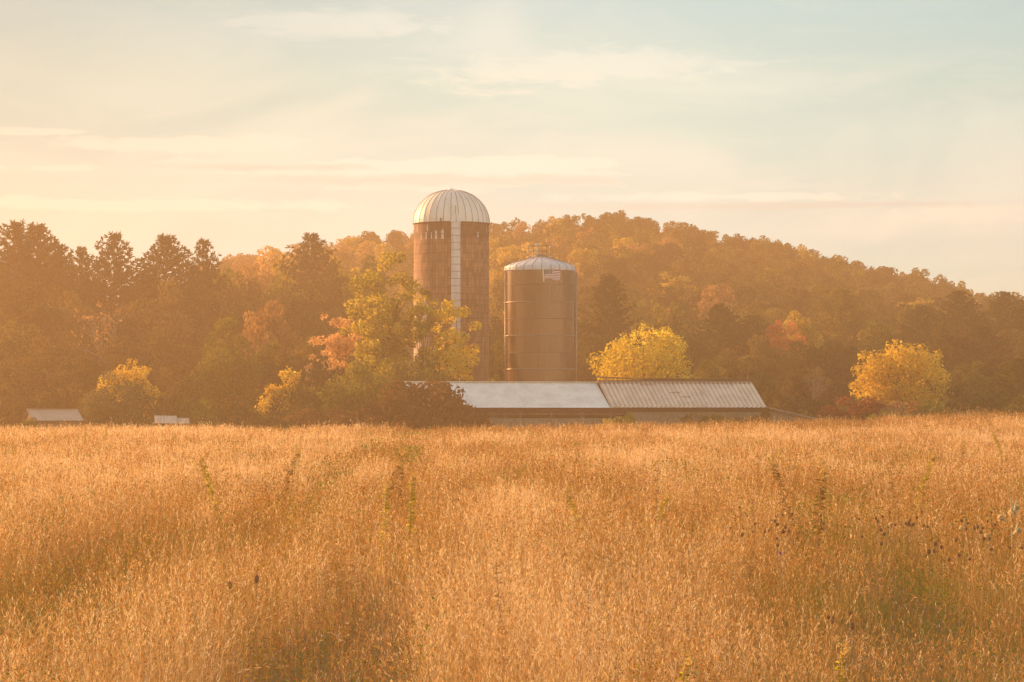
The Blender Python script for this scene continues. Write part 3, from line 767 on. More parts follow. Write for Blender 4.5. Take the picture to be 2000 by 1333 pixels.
def pine_tree(seed, W, H, cb=.12, whorls=26, dens=1.0, irregular=.30):
    """white pine: whorls of up-swept branches carrying needle tufts"""
    rng = np.random.default_rng(seed)
    P = []; N = []; T = []; tb = MB()
    tb.tube([(0, 0, -.3), (0, 0, H*.3), (rng.normal()*.1, rng.normal()*.1, H*.7), (0, 0, H*.985)], [.30, .24, .13, .03], 7)
    for wv in range(whorls):
        f = (wv + rng.random()*.5)/whorls; z = H*(cb + (1-cb)*f)
        prof = min(1.0, (1 - f)*1.75)**.9 * (.7 + .3*min(1, f*5)) + .015
        nb = 7 if f < .9 else 5
        a0 = rng.random()*6.3
        for k in range(nb):
            if rng.random() < .12: continue
            ln = W/2*prof*rng.uniform(1 - irregular, 1 + irregular*.6) + .25
            a = a0 + 2*PI*k/nb + rng.normal()*.25
            rise = .10 + .62*f + rng.normal()*.12
            u = np.array([math.cos(a), math.sin(a), 0.0])
            pts = [np.array([0, 0, z]) + u*ln*q + np.array([0, 0, ln*rise*q**1.6]) for q in (0, .35, .7, 1)]
            tb.tube(pts, [.05*(1-f)+.02, .035*(1-f)+.015, .02, .008], 4, cap=False)
            nt = max(4, int(ln*4.2*dens))
            ct = rng.random()
            for q in range(nt):
                g = .22 + .80*(q + rng.random())/nt
                c = np.array([0, 0, z]) + u*ln*g + np.array([0, 0, ln*rise*min(g, 1)**1.6]) + rng.normal(size=3)*np.array([.15, .15, .07])*(.4+ln*.10)
                m = 11
                dirs = unit(rng, m)*.75 + u*.5 + np.array([0, 0, .55]); dirs /= np.linalg.norm(dirs, axis=1, keepdims=True)
                P.append(np.repeat(c[None], m, 0)); N.append(dirs); T.append(np.clip(ct*.5 + rng.random(m)*.5, 0, 1))
    # top leader tufts
    for q in range(10):
        c = np.array([rng.normal()*.1, rng.normal()*.1, H*(.93 + .07*q/10)]); m = 8
        dirs = unit(rng, m)*.5 + np.array([0, 0, .8]); dirs /= np.linalg.norm(dirs, axis=1, keepdims=True)
        P.append(np.repeat(c[None], m, 0)); N.append(dirs); T.append(rng.random(m))
    P = np.concatenate(P); D = np.concatenate(N); T = np.concatenate(T); n = len(P)
    r = unit(rng, n); s = np.cross(D, r); s /= np.linalg.norm(s, axis=1, keepdims=True)
    ln = rng.uniform(.24, .50, n)[:, None]; wd = rng.uniform(.03, .06, n)[:, None]
    V = np.stack([P - s*wd*.5, P + s*wd*.5, P + D*ln*.7 + s*wd, P + D*ln, P + D*ln*.7 - s*wd], 1).reshape(-1, 3)
    Q = np.arange(5*n).reshape(n, 5)
    return tb.mesh('trunk'), mesh_np('crown', V, Q, {'tint': ('FACE', T)})

def shrub_mesh(seed, W, H, nclump, nleaf, leafsize, pointy=0.0, spread=.34):
    rng = np.random.default_rng(seed)
    C = []; 
    for k in range(nclump):
        a = rng.random()*6.283; r = math.sqrt(rng.random())
        x = math.cos(a)*r*W*.40; y = math.sin(a)*r*W*.40
        hmax = H*(math.sqrt(max(0, 1 - (r*.88)**2)) * (1 - pointy*r))
        C.append((x, y, hmax*rng.uniform(.25, .92)))
    C = np.array(C); Rr = W*spread*.5*rng.uniform(.6, 1.15, nclump)
    Rr = np.minimum(Rr, np.maximum(.12*H, H - C[:, 2]) )
    P, N, tint = clump_leaves(rng, C, Rr, nleaf, .8)
    P[:, 2] = np.maximum(P[:, 2], .03)
    fol = leaves_mesh('foliage', P, N, leafsize, rng, tint)
    b = MB()
    for j in rng.permutation(nclump)[:10]:
        c = Vector(C[j]); p0 = Vector((c.x*.15, c.y*.15, -.1))
        b.tube([p0, p0.lerp(c, .55) + Vector((0, 0, .08*H)), c], [.05, .035, .012], 5)
    return b.mesh('stems'), fol

def bare_tree(seed, W, H, nleaf):
    """slender leafless tree of fine upright twigs with a few leaves"""
    rng = np.random.default_rng(seed); b = MB(); tips = []
    def grow(p, d, ln, r, lv):
        q = p + d*ln; mid = p + d*ln*.5 + Vector(rng.normal(size=3)*ln*.04)
        b.tube([p, mid, q], [r, r*.8, r*.55], 4 if lv else 6, cap=False)
        tips.append(q)
        if lv >= 4: return
        for _ in range(4 if lv < 3 else 3):
            nd = (d + Vector(rng.normal(size=3)*.42) + Vector((0, 0, .18))).normalized()
            grow(p + d*ln*rng.uniform(.55, 1), nd, ln*rng.uniform(.55, .75), r*.55, lv+1)
    grow(Vector((0, 0, -.2)), Vector((0, 0, 1)), H*.36, W*.022, 0)
    me = b.mesh('trunk')
    T = np.array([tuple(t) for t in tips]); i = rng.integers(0, len(T), nleaf)
    P = T[i] + rng.normal(size=(nleaf, 3))*.12
    return me, leaves_mesh('crown', P, unit(rng, nleaf), .15, rng, rng.random(nleaf))

# ---- shared kinds of tree
FAR = [broad_tree(100 + i, 7, 10, 70, 4600, .30, cb=.08, spread=.24, ragged=.42) for i in range(6)]
FULL = [broad_tree(200 + i, 7, 10, 60, 11000, .215, cb=.14, spread=.27, ragged=.4) for i in range(4)]
PINE = [pine_tree(300 + i, 8.5, 18, cb=.10, whorls=34, dens=1.0) for i in range(4)]
SHRUB = [shrub_mesh(400 + i, 4, 3, 30, 4200, .16) for i in range(4)]
BARE = [bare_tree(500 + i, 4, 9, 260) for i in range(2)]
SIZE = {id(FAR): (7, 10), id(FULL): (7, 10), id(PINE): (8.5, 18), id(SHRUB): (4, 3), id(BARE): (4, 9)}
RND = random.Random(11)

def put_mesh(name, me, mat, parent):
    o = bpy.data.objects.new(name, me); COL.objects.link(o); o.parent = parent
    if len(me.materials) == 0: me.materials.append(mat)
    o.material_slots[0].link = 'OBJECT'; o.material_slots[0].material = mat
    return o

def plant(pool, i, px, ytop, wpx, Y, mat, name, label, cat, group=None, wood='bark', rot=None, parts=('trunk', 'crown')):
    """set a plant so that its top is seen at ytop and its width is wpx, at distance Y"""
    W0, H0 = SIZE[id(pool)]; X = (px - 1000)/F*Y; gz = float(ground_z(X, Y))
    H = EYE + (800 - ytop)/F*Y - gz; W = wpx/F*Y
    t = thing(name, label, cat, (X, Y, gz), RND.random()*6.28 if rot is None else rot, group)
    t.scale = (W/W0, W/W0, max(H, .4)/H0)
    a, b = pool[i % len(pool)]
    put_mesh(parts[0], a, M[wood], t); put_mesh(parts[1], b, mat, t)
    return t

def own_tree(meshes, px, Y, mat, name, label, cat, group=None, wood='bark', parts=('trunk', 'crown')):
    X = (px - 1000)/F*Y; gz = float(ground_z(X, Y))
    t = thing(name, label, cat, (X, Y, gz), 0.0, group)
    put_mesh(parts[0], meshes[0], M[wood], t); put_mesh(parts[1], meshes[1], mat, t)
    return t
def hgt(ytop, px, Y): return EYE + (800 - ytop)/F*Y - float(ground_z((px-1000)/F*Y, Y))
def wid(wpx, Y): return wpx/F*Y

# ------------------------------------------------------------------ the wood on the hill
def hill_wood():
    rnd = random.Random(7); n = 0
    rows = [328, 343, 358, 373, 388, 403, 418, 432, 446, 459, 471, 482, 492, 501, 509]
    for ri, Y in enumerate(rows):
        last = ri >= 12
        step = (4.3 if last else 5.9)/Y*F
        px = 395 + rnd.random()*step if Y > 420 else 560 + rnd.random()*step
        while px < 2090:
            Yj = Y + rnd.uniform(-4, 4); pj = px + rnd.uniform(-.3, .3)*step
            px += step
            X = (pj - 1000)/F*Yj; gz = float(ground_z(X, Yj))
            if 825 < pj < 945 or (ri < 9 and pj < 800): continue
            if 1010 < pj < 1105 and ri < 8: continue
            H = (rnd.uniform(8.6, 9.9) if last else rnd.uniform(7.6, 9.6) + (.9 if rnd.random() < .12 else 0)); W = rnd.uniform(4.4, 6.2) if last else rnd.uniform(4.6, 7.0)
            ytop = 800 - (gz + H - EYE)/Yj*F
            u = rnd.random()
            warm = max(0.0, min(1.0, (1420 - pj)/460))       # warmer colours towards the left of the hill
            if u < .05 + .16*warm: kind, kl = 'russet', 'russet'
            elif u < .10 + .40*warm: kind, kl = 'gold', 'golden'
            elif u < .32 + .30*warm: kind, kl = 'brown', 'brown'
            elif u < .72: kind, kl = 'olive', 'olive'
            else: kind, kl = 'dark', 'dark green'
            zone = 'on the skyline of the hill' if last else 'on the upper hillside' if ri >= 8 else 'halfway up the hillside' if ri >= 4 else 'at the foot of the hill'
            side = ('left of the domed silo' if pj < 885 else 'between and above the two silos' if pj < 1130 else 'above the round yellow tree' if pj < 1400
                    else 'above the barn roof end' if pj < 1640 else 'at the far right')
            lab = f'{kl} tree {zone} {side}'
            plant(FAR, rnd.randrange(6), pj, ytop, W/Yj*F, Yj, L[kind], 'hill_tree', lab, 'tree', lab.replace('tree', 'trees', 1), rot=rnd.random()*6.28)
            n += 1
    return n
NHILL = hill_wood()
print('hill trees', NHILL)

# ------------------------------------------------------------------ the pines and wood on the left
G1 = 'white pines standing along the skyline of the left wood'
for (i, px, yt, wp, Y, lab) in (
    (0, 28, 441, 259, 292, 'big white pine with a broad flat top at the left frame edge'),
    (1, 72, 441, 222, 296, 'white pine with long upswept right branches beside the leftmost big pine'),
    (2, 118, 484, 162, 288, 'lower white pine under the upswept branches at the left'),
    (3, 158, 487, 133, 300, 'lower white pine just left of the lone conical pine'),
    (0, 222, 463, 200, 294, 'conical white pine standing clear with sky on both sides'),
    (1, 325, 463, 222, 290, 'bushy white pine with a pointed top and a drooping left branch'),
    (2, 396, 472, 133, 298, 'slim white pine with a flat tuft top right of the bushy pine'),
    (3, 608, 460, 184, 322, 'single dark pine rising above the orange trees left of the domed silo'),
    (2, -40, 470, 237, 300, 'white pine cut by the left frame edge')):
    plant(PINE, i, px, yt, wp, Y, L['pine'], 'pine_tree', lab, 'pine tree', G1)
G2 = 'pines scattered in the wood at the right'
for (i, px, yt, wp, Y, m, lab) in (
    (1, 1190, 540, 148, 300, 'pine', 'dark pine rising behind the left edge of the round yellow tree'),
    (2, 1642, 566, 162, 330, 'olive', 'golden lit pine leaning out of the slope above the right tree'),
    (0, 1405, 598, 162, 300, 'pine', 'broad dark pine right of the round yellow tree'),
    (3, 1470, 618, 162, 310, 'pine', 'dark pine behind the right half of the barn'),
    (2, 1875, 571, 162, 338, 'pine', 'dark pine on the lower right ridge below the skyline dip'),
    (1, 1962, 572, 148, 345, 'pine', 'pointed pine on the skyline near the right frame edge'),
    (0, 2010, 582, 148, 335, 'pine', 'pine on the skyline cut by the right frame edge'),
    (3, 1800, 600, 148, 320, 'pine', 'dark pine behind the golden tree at the right'),
    (1, 1990, 700, 148, 236, 'olive', 'young pine with feathery lit branches low at the right frame edge'),
    (2, 1920, 640, 148, 290, 'pine', 'dark pine in the shade of the right wood')):
    plant(PINE, i, px, yt, wp, Y, L[m], 'pine_tree', lab, 'pine tree', G2)

# deciduous trees of the middle distance
MID = (
 ('own', 445, 522, 110, 330, 'brown', 'rounded brown tree right of the slim flat topped pine'),
 ('own', 520, 482, 130, 350, 'orange', 'pale orange tree on the skyline between the pines'),
 ('own', 560, 500, 100, 335, 'gold', 'golden tree on the skyline left of the single dark pine'),
 ('own', 480, 505, 90, 345, 'russet', 'small russet tree on the skyline right of the slim pine'),
 ('own', 660, 492, 120, 330, 'gold', 'gold topped tree right of the single dark pine'),
 ('own', 715, 500, 110, 318, 'olive', 'olive tree behind the tall yellow birch'),
 ('own', 640, 530, 130, 300, 'dark', 'dark shaded tree below the single pine'),
 ('own', 60, 545, 190, 270, 'dark', 'wide dark tree in deep shade at the left frame edge'),
 ('own', 140, 560, 150, 280, 'brown', 'brown tree in the shade left of the twiggy tree'),
 ('own', 300, 545, 160, 276, 'brown', 'brown leafed tree below the bushy pine'),
 ('own', 380, 555, 150, 282, 'dark', 'dark tree below the slim pine'),
 ('own', 460, 560, 150, 286, 'brown', 'brown tree behind the pinkish pale tree'),
 ('own', 515, 578, 125, 246, 'russet', 'pinkish thin leaved tree left of the dark wood gap'),
 ('own', 590, 545, 160, 284, 'dark', 'large dark tree in shade left of the orange tree'),
 ('own', 210, 600, 170, 262, 'dark', 'dark tree behind the sage green bush'),
 ('own', 20, 620, 180, 250, 'olive', 'olive tree low in the left corner of the wood'),
 ('own', 110, 650, 150, 240, 'brown', 'brown bushy tree above the small shed'),
 ('own', 330, 640, 130, 254, 'brown', 'reddish brown tree left of the vine draped thicket'),
 ('own', 600, 640, 130, 250, 'brown', 'brown tree between the vine draped thicket and the orange tree'),
 ('own', 965, 690, 90, 244, 'brown', 'brown tree in the gap between the two silos'),
 ('own', 930, 640, 80, 250, 'dark', 'dark tree behind the foot of the domed silo'),
 ('own', 1145, 600, 100, 300, 'brown', 'brown tree seen right behind the steel silo'),
 ('own', 1180, 640, 110, 280, 'dark', 'dark tree between the steel silo and the round yellow tree'),
 ('own', 1300, 585, 130, 306, 'olive', 'olive tree just above the round yellow tree'),
 ('own', 1360, 640, 110, 285, 'dark', 'dark tree behind the right edge of the round yellow tree'),
 ('own', 1440, 680, 120, 262, 'brown', 'brown tree behind the ridge of the rusty roof'),
 ('own', 1390, 690, 90, 256, 'olive', 'olive tree touching the right edge of the round yellow tree'),
 ('own', 1530, 622, 95, 296, 'scarlet', 'scarlet topped tree half hidden in the wood right of the barn'),
 ('own', 1560, 600, 100, 300, 'gold', 'golden tree beside the scarlet topped tree'),
 ('own', 1500, 655, 120, 276, 'brown', 'brown tree behind the right end of the barn'),
 ('own', 1590, 660, 140, 268, 'dark', 'dark tree right of the scarlet topped tree'),
 ('own', 1570, 715, 120, 244, 'brown', 'brown twiggy tree above the sloping rail'),
 ('own', 1650, 660, 120, 276, 'dark', 'dark tree left of the golden tree at the right'),
 ('own', 1870, 630, 140, 284, 'dark', 'dark tree right behind the golden tree'),
 ('own', 1890, 700, 110, 250, 'olive', 'olive tree right of the golden tree'),
 ('own', 1940, 690, 130, 262, 'dark', 'dark tree low in the right wood'),
 ('own', 1720, 620, 130, 296, 'olive', 'olive tree rising behind the golden tree at the right'),
 ('own', 2040, 640, 130, 270, 'dark', 'dark tree cut by the right frame edge'),
)
MID += (
 ('own', 968, 610, 90, 306, 'dark', 'dark tree in the gap between the silos'),
 ('own', 985, 660, 80, 262, 'olive', 'olive tree low between the silos'),
 ('own', -30, 505, 150, 312, 'dark', 'dark tree under the pines at the left frame edge'),
 ('own', 75, 512, 150, 310, 'dark', 'dark tree filling the wood under the biggest pine'),
 ('own', 140, 522, 140, 314, 'olive', 'olive tree under the upswept pine branches'),
 ('own', 195, 532, 120, 308, 'dark', 'dark tree left of the lone conical pine'),
 ('own', 262, 528, 120, 312, 'brown', 'brown tree in the dip between two pines'),
 ('own', 300, 520, 120, 306, 'dark', 'dark tree left of the bushy pine'),
 ('own', 360, 512, 130, 310, 'dark', 'dark tree right of the bushy pine'),
 ('own', 425, 516, 120, 314, 'olive', 'olive tree right below the slim pine'),
 ('own', 500, 535, 130, 310, 'brown', 'brown tree below the pale orange skyline tree'),
 ('own', 570, 530, 130, 308, 'olive', 'olive tree below the golden skyline tree'),
 ('own', 640, 510, 130, 316, 'dark', 'dark tree right below the single dark pine'),
 ('own', 700, 545, 130, 300, 'olive', 'olive tree behind the bright orange pink tree'),
 ('own', 240, 650, 150, 246, 'brown', 'brown tree behind the yellow leaved tree top'),
 ('own', 160, 690, 140, 234, 'dark', 'dark bushy tree right of the small shed roof'),
 ('own', 40, 690, 150, 236, 'brown', 'brown bushy tree left of the small shed roof'),
 ('own', 520, 660, 120, 236, 'olive', 'olive tree right of the vine draped thicket'),
 ('own', 350, 700, 120, 232, 'brown', 'brown bushy tree right of the round grey-green bush'),
)
for j, (_, px, yt, wp, Y, m, lab) in enumerate(MID):
    plant(FULL, j, px, yt, wp, Y, L[m], 'broadleaf_tree', lab, 'tree', 'broadleaf trees of the wood behind the farm')
plant(BARE, 0, 218, 515, 130, 258, L['russet'], 'twiggy_tree', 'thin twiggy tree almost bare of leaves below the lone conical pine', 'tree', wood='pale_bark')
plant(BARE, 1, 1585, 690, 70, 238, L['brown'], 'twiggy_tree', 'bare upright twiggy tree right of the barn', 'tree', wood='pale_bark')

# single trees with a shape of their own
Y = 240.0
own_tree(broad_tree(31, wid(226, Y), hgt(620, 1255, Y), 190, 17000, .18, cb=-.10, spread=.18, ragged=.24, boxy=.74, squash=.85), 1255, Y, L['yellow'], 'yellow_tree',
         'round bright yellow tree behind the barn right of the steel silo', 'tree')
Y = 232.0
own_tree(broad_tree(33, wid(212, Y), hgt(655, 1755, Y), 140, 13500, .18, cb=-.08, spread=.19, ragged=.26, lean=.05, boxy=.8), 1752, Y, L['amber'], 'golden_tree',
         'golden orange round tree alone at the field edge on the right', 'tree')
Y = 229.0
own_tree(broad_tree(35, wid(182, Y), hgt(484, 750, Y), 150, 15000, .18, cb=.02, spread=.17, ragged=.34, lean=.05), 748, Y, L['yelgrn'], 'birch_tree',
         'tall loose yellow green tree overlapping the left edge of the domed silo', 'tree')
Y = 233.0
own_tree(broad_tree(36, wid(125, Y), hgt(578, 662, Y), 100, 6000, .17, cb=.0, spread=.18, ragged=.5), 662, Y, L['coral'], 'orange_tree', 'bright orange pink tree left of the tall yellow birch', 'tree')
Y = 228.0
own_tree(broad_tree(37, wid(150, Y), hgt(566, 872, Y), 90, 9500, .16, cb=-.05, spread=.2, ragged=.38, lean=.08), 874, Y, L['yellow'], 'vine_covered_tree',
         'vine covered yellow green tree in front of the silo chute', 'tree')
own_tree(broad_tree(38, wid(70, Y), hgt(545, 822, Y), 26, 2200, .17, cb=.45, spread=.30, ragged=.5), 826, Y - 1, L['yelgrn'], 'slender_tree',
         'slender tree whose leafy side branch crosses the lit edge of the domed silo', 'tree')
Y = 214.0
own_tree(shrub_mesh(41, wid(185, Y), hgt(716, 236, Y), 110, 13000, .13, spread=.2), 236, Y, L['sage'], 'round_bush', 'round grey-green bush between the two small sheds', 'bush', parts=('stems', 'foliage'))
own_tree(broad_tree(42, wid(140, Y), hgt(688, 258, Y+3), 70, 6000, .15, cb=.0, spread=.22, ragged=.3), 256, Y + 2, L['amber'], 'yellow_sapling', 'yellow leaved tree peeping over the round grey-green bush', 'tree')
Y = 232.0
own_tree(shrub_mesh(43, wid(195, Y), hgt(643, 435, Y), 90, 14000, .15, spread=.26), 435, Y, L['green'], 'vine_thicket', 'wide vine draped thicket with a flat top at the left', 'thicket', parts=('stems', 'foliage'))
own_tree(broad_tree(44, wid(110, Y), hgt(598, 440, Y), 50, 5500, .16, cb=.1, spread=.24, ragged=.35), 446, Y + 2, L['green'], 'vine_tree', 'vine covered tree top rising out of the flat topped thicket', 'tree')
Y = 216.0
own_tree(bare_tree(45, wid(100, Y), hgt(690, 548, Y), 2100), 548, Y, L['amber'], 'yellow_sapling', 'slender yellow sapling with sparse leaves left of the low dome shaped bush', 'tree')
own_tree(shrub_mesh(46, wid(225, Y), hgt(697, 705, Y), 70, 15000, .16, spread=.25), 705, Y, L['green'], 'dome_bush', 'low wide dome shaped green bush left of the barn', 'bush', parts=('stems', 'foliage'))
own_tree(shrub_mesh(47, wid(262, Y), hgt(736, 822, Y-3), 95, 6400, .28, spread=.19), 816, Y - 4, L['sumac'], 'sumac_bush', 'dark red sumac bush with long leaves covering the left end of the barn roof', 'bush', parts=('stems', 'foliage'))

# shrubs along the field edge
EDGE = (
 (20, 730, 120, 226, 'brown', 'brown shrub at the far left behind the small shed'), (80, 745, 110, 222, 'dark', 'dark shrub above the small shed roof'),
 (150, 740, 110, 224, 'brown', 'brown shrub left of the round grey-green bush'), (320, 742, 110, 222, 'brown', 'brown shrub above the low lean-to'),
 (395, 762, 90, 214, 'green', 'small green shrub right of the low lean-to'), (455, 765, 110, 214, 'brown', 'brown shrub below the vine draped thicket'),
 (505, 752, 90, 218, 'dark', 'dark shrub left of the slender yellow sapling'), (590, 735, 110, 218, 'olive', 'olive shrub right of the slender yellow sapling'),
 (610, 785, 130, 211, 'sumac', 'reddish low shrub in front of the dome shaped bush'), (690, 792, 120, 210, 'sumac', 'low reddish shrub below the dome shaped bush'),
 (770, 700, 120, 224, 'olive', 'olive shrub below the tall loose yellow green tree'), (845, 690, 120, 224, 'green', 'green shrub at the foot of the domed silo'),
 (905, 712, 110, 224, 'brown', 'brown shrub behind the white roof ridge'), (955, 715, 80, 226, 'yelgrn', 'yellow green shrub between the silo feet'),
 (985, 735, 60, 224, 'olive', 'olive shrub at the left foot of the steel silo'), (640, 690, 110, 226, 'dark', 'dark shrub below the orange pink tree'),
 (860, 785, 120, 210, 'brown', 'brown shrub in front of the left barn end'), (925, 800, 90, 209, 'sumac', 'low dark shrub at the end of the sumac bush'),
 (1420, 712, 110, 240, 'brown', 'brown shrub showing over the rusty ridge'), (1480, 720, 90, 236, 'olive', 'olive shrub behind the right corner of the barn'),
 (1530, 745, 100, 228, 'brown', 'brown shrub right behind the barn gable'), (1590, 760, 100, 226, 'dark', 'dark shrub above the sloping rail'),
 (1645, 770, 120, 222, 'red', 'dusky red shrub left of the golden tree foot'), (1700, 772, 100, 220, 'red', 'dusky red shrub under the golden tree'),
 (1765, 772, 110, 219, 'russet', 'rusty shrub below the golden tree'), (1825, 772, 90, 220, 'green', 'yellowish green shrub right of the golden tree foot'),
 (1880, 750, 110, 228, 'brown', 'brown shrub in the right wood edge'), (1945, 755, 110, 226, 'olive', 'olive shrub left of the feathery young pine'),
 (2010, 760, 120, 222, 'olive', 'olive shrub at the right frame edge'), (1790, 795, 90, 214, 'olive', 'low olive shrub in the grass below the golden tree'),
 (1730, 800, 80, 214, 'gold', 'low golden shrub in the grass right of the sloping rail'),
 (1220, 803, 60, 213.5, 'yelgrn', 'yellow green weedy shrub against the barn front'), (1400, 800, 150, 213, 'olive', 'weedy olive shrub against the block wall of the barn'),
 (1475, 802, 90, 214, 'brown', 'brown weedy shrub under the right eave of the barn'), (1190, 815, 45, 212, 'yellow', 'small bright yellow shrub in the barn opening'),
 (60, 812, 60, 204, 'olive', 'low olive shrub in front of the small shed'), (420, 800, 80, 209, 'olive', 'low olive shrub right of the lean-to roof'),
 (520, 800, 110, 209, 'brown', 'low brown shrub at the grass edge below the sapling'),
)
for j, (px, yt, wp, Y, m, lab) in enumerate(EDGE):
    plant(SHRUB, j, px, yt, wp, Y, L[m], 'field_edge_shrub', lab, 'shrub', 'shrubs along the far edge of the field', parts=('stems', 'foliage'))

# what shows between the trees of the hill: one leafy mass of saplings and understorey
def hill_understorey():
    rng = np.random.default_rng(78); n = 90000
    Yv = rng.uniform(318, 512, n); px = rng.uniform(380, 2150, n); X = (px - 1000)/F*Yv
    lump = vnoise(X, Yv, 3.2, 41)*.6 + vnoise(X, Yv, 1.3, 42)*.4
    z = ground_z(X, Yv) + (3.0 + 6.2*lump)*rng.random(n)**.45
    P = np.stack([X, Yv, z], 1); N = rng.normal(size=(n, 3)) + np.array([-.2, -.2, .6]); N /= np.linalg.norm(N, axis=1, keepdims=True)
    tint = np.clip(vnoise(X, Yv, 6.0, 43)*.7 + rng.random(n)*.4 - .1, 0, 1)
    o = obj('hill_undergrowth', leaves_mesh('hill_undergrowth', P, N, .36, rng, tint), L['hillmix'])
    tag(o, 'olive and brown understorey between the trees on the hill', 'undergrowth', kind='stuff')

# leafy undergrowth filling the floor of the wood
def undergrowth():
    rng = np.random.default_rng(77); n = 90000
    px = rng.uniform(-250, 2300, n); Yv = 222 + 110*rng.random(n)**1.2
    X = (px - 1000)/F*Yv
    keep = ~((np.abs(X + 5.08) < 3.6) & (np.abs(Yv - 238) < 3.6)) & ~((np.abs(X - 2.26) < 3.3) & (np.abs(Yv - 228) < 3.3)) & ~((X > -9.5) & (X < 20.5) & (Yv < 231))
    X = X[keep]; Yv = Yv[keep]; n = len(X)
    hh = 1.2 + 1.6*(.5 + .5*np.sin(X*.7 + Yv*.31))*(.5 + .5*np.sin(X*.23 - Yv*.5 + 1))
    z = ground_z(X, Yv) + hh*rng.random(n)**.7
    P = np.stack([X, Yv, z], 1); N = rng.normal(size=(n, 3)) + np.array([0, -.2, .5]); N /= np.linalg.norm(N, axis=1, keepdims=True)
    o = obj('undergrowth', leaves_mesh('undergrowth', P, N, .30, rng, rng.random(n)), L['brown'])
    tag(o, 'brown leafy undergrowth on the floor of the wood behind the farm', 'undergrowth', kind='stuff')
undergrowth()
hill_understorey()

# ------------------------------------------------------------------ the dry meadow
def patches(X, Y):
    a = .45*vnoise(X, Y*.14, 3.2, 1) + .33*vnoise(X, Y*.10, 1.2, 2) + .22*vnoise(X, Y*.09, .45, 3)
    return np.clip((a - .5)*3.0 + .5, 0, 1)
def hollows(X, Y):
    """lower, greener spots where the grass has lodged"""
    a = .62*vnoise(X + 3, Y*.13, 1.5, 51) + .38*vnoise(X, Y*.10, .5, 52)
    return sstep(a, .56, .74)
def track(X, Y):
    """two faint trodden wheel lines running away through the field"""
    t = 0
    for dx in (0, 1.55):
        c = np.interp(Y, [10, 17, 25, 45, 90, 210], [-1.3, -1.4, -2.2, -3.6, -4.9, -7.8]) + dx
        t = t + np.exp(-((X - c)/(.20 + .005*Y))**2)
    return np.minimum(1, t)*.85*(.25 + .75*vnoise(X, Y, 5.0, 31))

